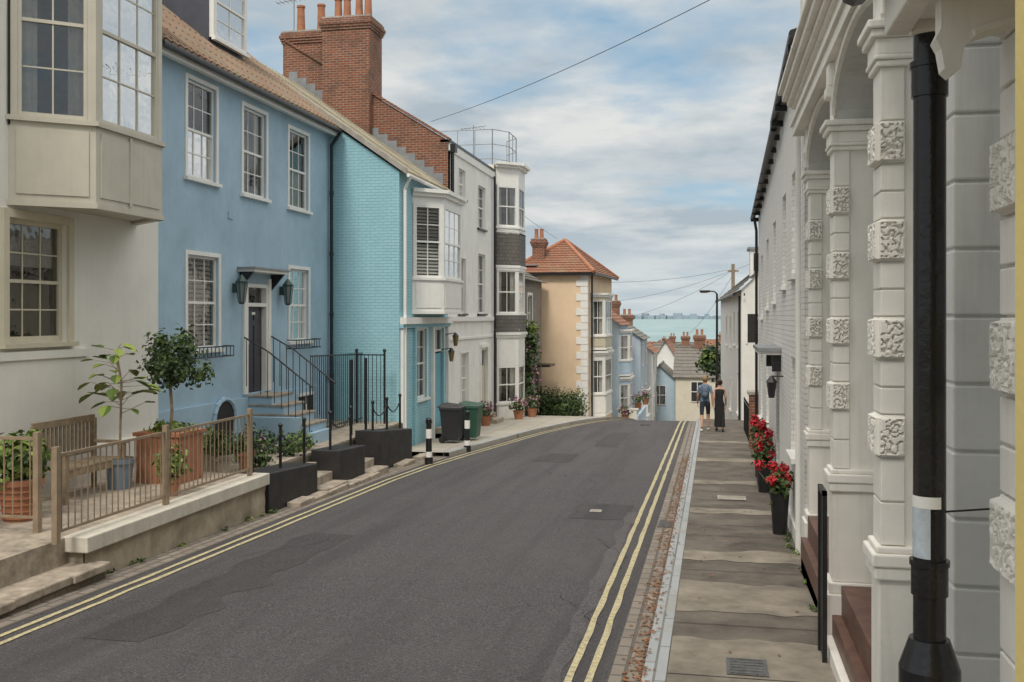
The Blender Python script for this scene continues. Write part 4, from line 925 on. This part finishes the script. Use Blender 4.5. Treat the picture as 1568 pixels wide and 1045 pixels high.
def wrap(z0,z1,a0,a1,r,m):
    n=12
    for k in range(n):
        p=a0+(a1-a0)*k/n;q=a0+(a1-a0)*(k+1)/n
        t.quad('sticker',[(x+r*math.cos(p),y+r*math.sin(p),z0),(x+r*math.cos(q),y+r*math.sin(q),z0),(x+r*math.cos(q),y+r*math.sin(q),z1),(x+r*math.cos(p),y+r*math.sin(p),z1)],m)
wrap(-.82,-.62,math.radians(175),math.radians(262),.0545,STK); wrap(-.65,-.61,math.radians(170),math.radians(300),.0552,WHITE)
t.tube('cable_tie',[(x,y-.055,-.66),(x+.4,y+.2,-.67)],.004,GB); t.done()
t=T('yellow_house'); t.box('wall',.605,3,-2,2.12,-3,3.8,YELLOWP,bev=.015); t.box('corner_board',.592,.66,2.05,2.15,-3,3.8,YELLOWP,bev=.01); t.box('plinth',.58,3,-2,2.16,-3,-2.4,YELLOWP,bev=.01); t.done()
t=T('black_gate')
for y in (8.9,9.25): t.box('frame',.93,.97,y,y+.04,-3.0,-1.5,BLACK)
t.box('frame',.93,.97,8.9,9.29,-1.54,-1.5,BLACK)
for i in range(3): t.cyl('bars',(.95,8.99+i*.09,-2.95),(.95,8.99+i*.09,-1.5),.01,.01,BLACK,6)
t.done()
# ------------------------------------------------------------------ RIGHT: white painted brick terrace
h=T('white_brick_terrace'); X=1.17
def ez(y): return 3.6-.083*(y-14.3)
wins=[(14.6,15.4,.6,2.1),(16.6,17.4,.5,2.0),(19.2,20.0,.3,1.8),(21.6,22.4,.2,1.65),(24.0,24.8,.0,1.45),(14.5,15.5,-2.0,-.6),(21.5,22.5,-2.3,-.8),(24.2,25.0,-2.4,-.9)]
doors=[(18.2,19.1,-3.4,-.9)]
wall(h,'front_wall',FR(X),13.3,26.2,-4.1,2.35,wins+doors,WBRICK,.12)
h.add('front_wall',[(X,13.3,2.35),(X,26.2,2.35),(X,26.2,ez(26.2)),(X,13.3,ez(13.3))],[[0,1,2,3]],WBRICK)
for w in wins: win(h,FR(X),*w,cols=2,rows=2,trim=0,curtain=1,room=.3)
h.fbox('door',FR(X),18.2,19.1,-3.4,-.9,-.1,-.05,BLACK)
h.quad('end_wall',[(X,26.2,-4.2),(8,26.2,-4.2),(8,26.2,ez(26.2)),(X,26.2,ez(26.2))],WBRICK); h.quad('end_wall',[(X,13.32,-4.2),(8,13.32,-4.2),(8,13.32,3.6),(X,13.32,3.6)],WBRICK)
roof(h,'roof',(X-.12,13.3,ez(13.3)),(X-.12,26.4,ez(26.4)),(5,13.3,ez(13.3)+2.2),(5,26.4,ez(26.4)+2.2),SLY,14)
gutter(h,[(X-.14,13.3,ez(13.3)-.03),(X-.14,17.4,ez(17.4)-.03),(X-.14,17.45,ez(17.4)-.15),(X-.14,26.4,ez(26.4)-.08)],.06)
y=13.6
while y<26.3: h.box('gutter_brackets',X-.19,X,y,y+.05,ez(y)-.18,ez(y)-.08,BLACK); y+=.9
for y in (13.55,26.0): h.tube('downpipe',[(X-.12,y,ez(y)-.1),(X-.06,y,ez(y)-.45),(X-.06,y,g(y)+.1)],.035,BLACK if y>14 else WHITE,8)
h.box('plinth',X-.04,X+.02,13.32,26.2,-4.1,-2.95,WBRICK)
h.box('porch_canopy',.78,X,17.6,19.8,-.60,-.54,LEAD); h.box('porch_canopy',.81,X,17.65,19.75,-.66,-.60,WHITE)
for y in (17.75,19.6): h.box('porch_brackets',1.02,X,y,y+.07,-.95,-.66,BLACK)
h.tube('lantern_arm',[(X,17.2,-1.0),(.98,17.2,-1.0)],.012,BLACK); h.cyl('lantern',(.98,17.2,-1.36),(.98,17.2,-1.1),.05,.085,BLACK,6); h.cyl('lantern',(.98,17.2,-1.1),(.98,17.2,-.99),.10,.02,BLACK,6)
chimney(h,3.6,4.6,15.6,16.3,4.8,6.7,RBRICK,[(3.9,15.95),(4.3,15.95)],.12,.5)
h.done()
for x,y,z in ((.97,15.0,-2.42),(.96,19.3,-2.55),(.98,20.3,-2.5),(1.0,21.6,-2.45)):
    t=T('geranium_planter'); t.cyl('pot',(x,y,g(y)+.1),(x,y,z-.15),.10,.14,BLACK,12)
    leaves(t,'leaves',(x,y,z),(.19,.28,.26),480,.06,LEAF,.1,.45)
    for q in range(9): leaves(t,'petals',(x+random.gauss(0,.1),y+random.gauss(0,.17),z+.08+random.gauss(0,.14)),(.075,.09,.075),50,.05,PETR,.3,.4)
    for i in range(6): t.cyl('stems',(x,y,z-.2),(x+random.gauss(0,.1),y+random.gauss(0,.1),z+.15),.006,.004,WOOD,4)
    t.done()
t=T('brick_gate_pier'); t.box('pier',1.0,1.6,27.6,28.2,-3.9,-2.12,RBRICK); t.box('cap',.95,1.65,27.55,28.25,-2.12,-2.02,CONC,bev=.015)
t.box('railing_base',1.2,1.4,26.3,27.5,-3.9,-3.1,RBRICK); t.done()
t=T('iron_railings')
for i in range(12): y=28.4+i*.5; t.cyl('bars',(1.05,y,g(y)+.1),(1.05,y,g(y)+1.2),.014,.014,BLACK,5)
t.tube('rail',[(1.05,28.4,g(28.4)+1.1),(1.05,33.9,g(33.9)+1.1)],.02,BLACK); t.done()
h=T('white_gabled_house'); A=(1.12,39.5); B=(.5,58)
FB=(A[0],A[1],(B[0]-A[0])/18.51,(B[1]-A[1])/18.51,-(B[1]-A[1])/18.51,(B[0]-A[0])/18.51)
W=[(1.2,2.2,-1.2,.2),(4.2,5.2,-1.2,.2),(7.4,8.4,-1.4,.0),(11,12,-1.4,0),(1.4,2.4,-3.9,-2.3),(7.4,8.4,-4.3,-2.9)]
wall(h,'front_wall',FB,0,18.5,-7.5,1.05,W,WR,.12)
for w in W: win(h,FB,*w,cols=2,rows=1,trim=.07,curtain=0,room=.3)
h.quad('end_wall',[(A[0],39.5,-4.8),(6.4,39.5,-4.8),(6.4,39.5,1.05),(A[0],39.5,1.05)],WR); h.add('gable',[(A[0],39.5,1.05),(6.4,39.5,1.05),(3.7,39.5,3.6)],[[0,1,2]],WR)
h.quad('end_wall',[(B[0],58,-7.8),(6.4,58,-7.8),(6.4,58,1.05),(B[0],58,1.05)],WR)
roof(h,'roof',(A[0]-.25,39.3,.9),(B[0]-.25,58.2,.9),(3.7,39.3,3.65),(3.7,58.2,3.65),SLY,16)
h.box('bargeboard',1.2,1.25,39.28,39.32,.8,.9,BLACK); gutter(h,[(A[0]-.28,39.3,.86),(B[0]-.28,58.2,.86)],.06)
h.fbox('rooms',FC(39.5),1.35,1.75,-1.0,.1,0,.01,ROOM); h.fbox('window_frames',FC(39.5),1.3,1.35,-1.05,.15,0,.05,WHITE); h.fbox('window_frames',FC(39.5),1.75,1.8,-1.05,.15,0,.05,WHITE)
h.box('dormer',1.55,3.0,42,43.2,1.6,2.75,WHITE); h.box('dormer_roof',1.45,3.0,41.9,43.3,2.75,2.85,LEAD); h.fbox('rooms',FC(42),1.68,2.2,1.85,2.6,0,.01,ROOM); h.fbox('glass',FC(42),1.68,2.2,1.85,2.6,.012,.02,GLASS); h.fbox('window_frames',FC(42),1.92,1.96,1.85,2.6,.012,.04,WHITE)
h.tube('downpipe',[(1.05,39.7,.8),(1.05,39.7,-4.2)],.045,BLACK); h.done()
t=T('street_lamp'); x,y=.22,44.5; z=g(y)
t.cyl('base',(x,y,z),(x,y,z+1.1),.11,.10,BLACK,12); t.cyl('column',(x,y,z+1.1),(x,y,1.0),.065,.045,BLACK,12); t.tube('arm',[(x,y,1.0),(x-.12,y,1.1),(x-.45,y,1.12)],.03,BLACK,8); t.box('lantern_head',x-.75,x-.3,y-.1,y+.1,1.06,1.16,BLACK,bev=.02)
t.box('lens',x-.7,x-.4,y-.07,y+.07,1.03,1.058,M('lamp_lens',(.5,.5,.48),.3)); t.done()
t=T('telegraph_pole'); x,y=1.35,66; t.cyl('pole',(x,y,-8),(x,y,3.4),.15,.11,WOOD,10); t.box('crossarm',x-.35,x+.35,y-.05,y+.05,2.9,3.0,WOOD)
for q in (-.3,-.1,.1,.3): t.cyl('insulators',(x+q,y,3.0),(x+q,y,3.14),.035,.03,WHITE,6)
t.done()
t=T('overhead_wires')
def wire(a,b,sag,r=.008,n=24):
    pts=[]
    for i in range(n+1):
        s_=i/n; p=Vector(a).lerp(Vector(b),s_); p.z-=sag*4*s_*(1-s_); pts.append(p)
    t.tube('cable',pts,r,BLACK,5)
wire((-9.8,34.2,6.95),(3.9,16.0,6.9),.35,.009)
wire((1.35,66,3.1),(-6.3,55,1.9),.25,.009); wire((1.35,66,3.0),(-6.6,63,.9),.3,.009); wire((1.2,66,2.9),(-5.5,70,.0),.3,.009); wire((1.5,66,3.0),(-2.6,102,-2),.5,.012); wire((1.5,66,3.05),(2.4,42,2.7),.1,.009); wire((-9.8,34.2,6.4),(-7.4,48,3.8),.2,.008)
t.done()
# ------------------------------------------------------------------ people
def skinmesh(verts,edges,rad,sub=2):
    me=bpy.data.meshes.new('tmp'); me.from_pydata(verts,edges,[]); ob=bpy.data.objects.new('tmp',me); sc.collection.objects.link(ob)
    ob.modifiers.new('Skin','SKIN')
    sv=me.skin_vertices[0].data
    for i,r in enumerate(rad): sv[i].radius=(r,r) if not isinstance(r,tuple) else r; sv[i].use_root=(i==0)
    sb=ob.modifiers.new('Sub','SUBSURF'); sb.levels=sub; sb.render_levels=sub
    dg=bpy.context.evaluated_depsgraph_get(); r=bpy.data.meshes.new_from_object(ob.evaluated_get(dg))
    bpy.data.objects.remove(ob); return [tuple(v.co) for v in r.vertices],[list(p.vertices) for p in r.polygons]
SKIN=M('skin',(.50,.29,.20),.55,.05,8,.03)
def palm(tr,p,k):
    vs=[tr(p+Vector((a,b,c))) for c in (.02,-.06) for b in (-.036,.036) for a in (-.014,.014)]
    return vs,BF
def person(name,x,y,h,rule,hair,haircol,woman=False,backpack=None,ph=1):
    t=T(name); k=h/1.75; w=.88 if woman else 1.0; zg=g(y)+.11
    V=[(0,0,.93),(0,.0,1.08),(0,.01,1.25),(0,.02,1.40),(0,.03,1.50),(0,.045,1.58),(0,.05,1.68)]
    R=[(.15*w,.11),(.135*w*(.9 if woman else 1),.10),(.155*w,.11),(.15*w,.095),.055,.075,.085]
    E=[(0,1),(1,2),(2,3),(3,4),(4,5),(5,6)]
    def ch(st,pts,rr):
        p=st
        for q,r in zip(pts,rr): V.append(q);R.append(r);E.append((p,len(V)-1)); p=len(V)-1
        return p
    for s_ in (-1,1):
        f=s_*ph
        ch(3,[(s_*.17*w,.02,1.40),(s_*.225*w,-.02-.03*f,1.15),(s_*.235*w,.05-.10*f,.92),(s_*.23*w,.08-.12*f,.85)],[.062*w,.045*w,.033*w,.028*w])
        ch(0,[(s_*.095,.01,.86),(s_*.10,.06+.13*f,.50),(s_*.10,-.04+.22*f,.10+(.05 if f<0 else 0)),(s_*.105,.10+.22*f,.045)],[.095 if not woman else .1,.062,.04,.035])
    vs,fs=skinmesh(V,E,R)
    def tr(v): return (x+v[0]*k,y+v[1]*k,zg+v[2]*k)
    grp={}
    for f in fs:
        c=[sum(vs[i][a] for i in f)/len(f) for a in range(3)]; grp.setdefault(rule(c),[]).append(f)
    base=[tr(v) for v in vs]; d=t.get('body',SKIN,True)
    d['v'].extend(base)
    for m,ff in grp.items():
        d['m'].append(m)
        for f in ff: d['f'].append(f); d['fm'].append(len(d['m'])-1)
    t.ball('hair',tr((0,.025,1.665)),.108*k,haircol,14,(.88,.98,1.02))
    if hair=='bun': t.ball('hair',tr((0,-.09,1.72)),.055*k,haircol,10)
    t.ball('face',tr((0,.075,1.645)),.088*k,SKIN,12,(.82,.85,1.1))
    t.ball('nose',tr((0,.155,1.64)),.016*k,SKIN,6); t.ball('mouth',tr((0,.145,1.60)),.018*k,PETR,6,(1.2,.4,.35))
    for s_ in(-1,1): t.ball('ears',tr((s_*.092,.045,1.645)),.022*k,SKIN,6,(.5,.8,1.3)); t.ball('eyes',tr((s_*.032,.143,1.665)),.01*k,BLACK,6)
    for s_ in(-1,1):
        f=s_*ph; p=Vector((s_*.23*w,.08-.12*f,.85))
        t.add('hands',*palm(tr,p,k),SKIN,True)
        for j in range(4):
            b=p+Vector((0,-.026+.018*j,-.055)); L=(.055,.068,.072,.06)[j]; m=b+Vector((-s_*.006,.004,-L*.55)); e=m+Vector((-s_*.014,.008,-L*.5))
            t.cyl('hands',tr(b),tr(m),.0095*k,.009*k,SKIN,6); t.cyl('hands',tr(m),tr(e),.009*k,.007*k,SKIN,6)
        b=p+Vector((0,.028,-.015)); m=b+Vector((-s_*.004,.028,-.03)); t.cyl('hands',tr(b),tr(m),.011*k,.010*k,SKIN,6); t.cyl('hands',tr(m),tr(m+Vector((0,.006,-.026))),.010*k,.008*k,SKIN,6)
        fo=(s_*.105,.07+.22*f,.035); t.ball('shoes',tr(fo),.05*k,WHITE if not woman else BLACK,10,(.95,2.6,.8))
    if backpack:
        a=tr((0,-.15,1.25)); t.ball('backpack',a,.17*k,backpack,12,(.78,.55,1.15)); t.ball('backpack_pocket',tr((0,-.22,1.17)),.10*k,backpack,10,(.9,.5,.9))
        for s_ in(-1,1): t.tube('straps',[tr((s_*.1,-.12,1.4)),tr((s_*.11,.0,1.475)),tr((s_*.12,.11,1.38))],.018*k,backpack,6)
    return t
SH=M('blue_tshirt',(.15,.21,.30),.9,.15,8,.1); SHO=M('navy_shorts',(.03,.035,.05),.9,.1); BLKC=M('black_cloth',(.014,.014,.016),.9,.1); BP=M('grey_backpack',(.10,.14,.19),.8,.2,12,.2)
def rm(c):
    if c[2]>1.5: return SKIN
    if abs(c[0])>.19: return SH if c[2]>1.2 else SKIN
    if c[2]>.95: return SH
    if c[2]>.52: return SHO
    if c[2]<.09: return WHITE
    return SKIN
def rw(c):
    if c[2]>1.42 : return SKIN
    if abs(c[0])>.155: return SKIN
    return BLKC if c[2]>.16 else SKIN
p=person('walking_man',-.22,33.2,1.78,rm,'short',M('fair_hair',(.28,.18,.09),.7,.2,20,.3),backpack=BP); p.done()
p=person('walking_woman',.25,33.0,1.68,rw,'bun',M('dark_hair',(.07,.04,.025),.6,.2,20,.3),True,ph=-1)
n=18; vs=[];fs=[]; k=1.68/1.75; yb=33.0; zg=g(yb)+.11
prof=[(1.0,.125,.105),(.93,.165,.13),(.75,.18,.15),(.5,.17,.16),(.3,.175,.17),(.16,.185,.18)]
for z,rx,ry in prof:
    for i in range(n): a=6.283*i/n; f=1+.06*math.sin(a*6)*(1-z); vs.append((.25+rx*f*math.cos(a)*k,yb+.04+ry*f*math.sin(a)*k,zg+z*k))
for j in range(len(prof)-1):
    for i in range(n): fs.append([j*n+i,j*n+(i+1)%n,(j+1)*n+(i+1)%n,(j+1)*n+i])
p.add('long_skirt',vs,fs,BLKC,True); p.done()
# ------------------------------------------------------------------ world / sky
w=bpy.data.worlds.new("World"); sc.world=w; w.use_nodes=True; nt=w.node_tree
bg=nt.nodes['Background']; bg.inputs[1].default_value=.14
sky=nt.nodes.new('ShaderNodeTexSky'); sky.sky_type='NISHITA'; sky.sun_disc=False
SE,SA=math.radians(50),math.radians(184)
sky.sun_elevation=SE; sky.sun_rotation=SA; sky.dust_density=1.5
tc=nt.nodes.new('ShaderNodeTexCoord'); sp=nt.nodes.new('ShaderNodeSeparateXYZ'); nt.links.new(tc.outputs['Generated'],sp.inputs[0])
def mth(op,a,b=None,c=None):
    n=nt.nodes.new('ShaderNodeMath'); n.operation=op
    for i,v in enumerate((a,b,c)):
        if v is None: continue
        if isinstance(v,(int,float)): n.inputs[i].default_value=v
        else: nt.links.new(v,n.inputs[i])
    return n.outputs[0]
zz=mth('ADD',mth('MAXIMUM',sp.outputs[2],0),.13)
cx=mth('DIVIDE',sp.outputs[0],zz); cy=mth('DIVIDE',sp.outputs[1],zz)
cb=nt.nodes.new('ShaderNodeCombineXYZ'); nt.links.new(cx,cb.inputs[0]); nt.links.new(cy,cb.inputs[1]); cb.inputs[2].default_value=3.7
n1=noise_n(nt,cb.outputs[0],.95,7,.56); n2=noise_n(nt,cb.outputs[0],1.7,7,.58); n3=noise_n(nt,cb.outputs[0],.6,3,.5)
shade=mixc(nt,rng(nt,n2,.38,.62),(2.9,3.45,3.9),(5.8,5.8,5.6))
shade=mixc(nt,rng(nt,n3,.40,.62,.1,.6),shade,(3.6,4.1,4.4))
skyb=mixc(nt,.7,sky.outputs[0],(2.1,3.35,4.3))
cl=mixc(nt,rng(nt,n1,.30,.44),skyb,shade)
hz=rng(nt,sp.outputs[2],.0,.10,.6,0)
cl=mixc(nt,hz,cl,(4.1,4.7,4.9))
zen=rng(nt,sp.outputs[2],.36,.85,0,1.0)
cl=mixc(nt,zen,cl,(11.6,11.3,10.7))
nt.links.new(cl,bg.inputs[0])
sun=bpy.data.lights.new('sun','SUN'); sun.energy=2.0; sun.angle=math.radians(12); sun.color=(1,.93,.83)
so=bpy.data.objects.new('sun',sun); sc.collection.objects.link(so)
dv=Vector((math.sin(SA)*math.cos(SE),math.cos(SA)*math.cos(SE),math.sin(SE)))
so.rotation_euler=dv.to_track_quat('Z','Y').to_euler(); so.location=(0,0,30)
# ------------------------------------------------------------------ camera
cd=bpy.data.cameras.new('camera'); co=bpy.data.objects.new('camera',cd); sc.collection.objects.link(co); sc.camera=co
cd.sensor_width=36; cd.lens=35; cd.shift_y=-.0239; cd.clip_start=.05; cd.clip_end=100000
co.location=(0,0,0); co.rotation_euler=(math.radians(90),0,math.radians(11.35))
sc.view_settings.view_transform='Standard'; sc.view_settings.look='None'; sc.view_settings.exposure=0
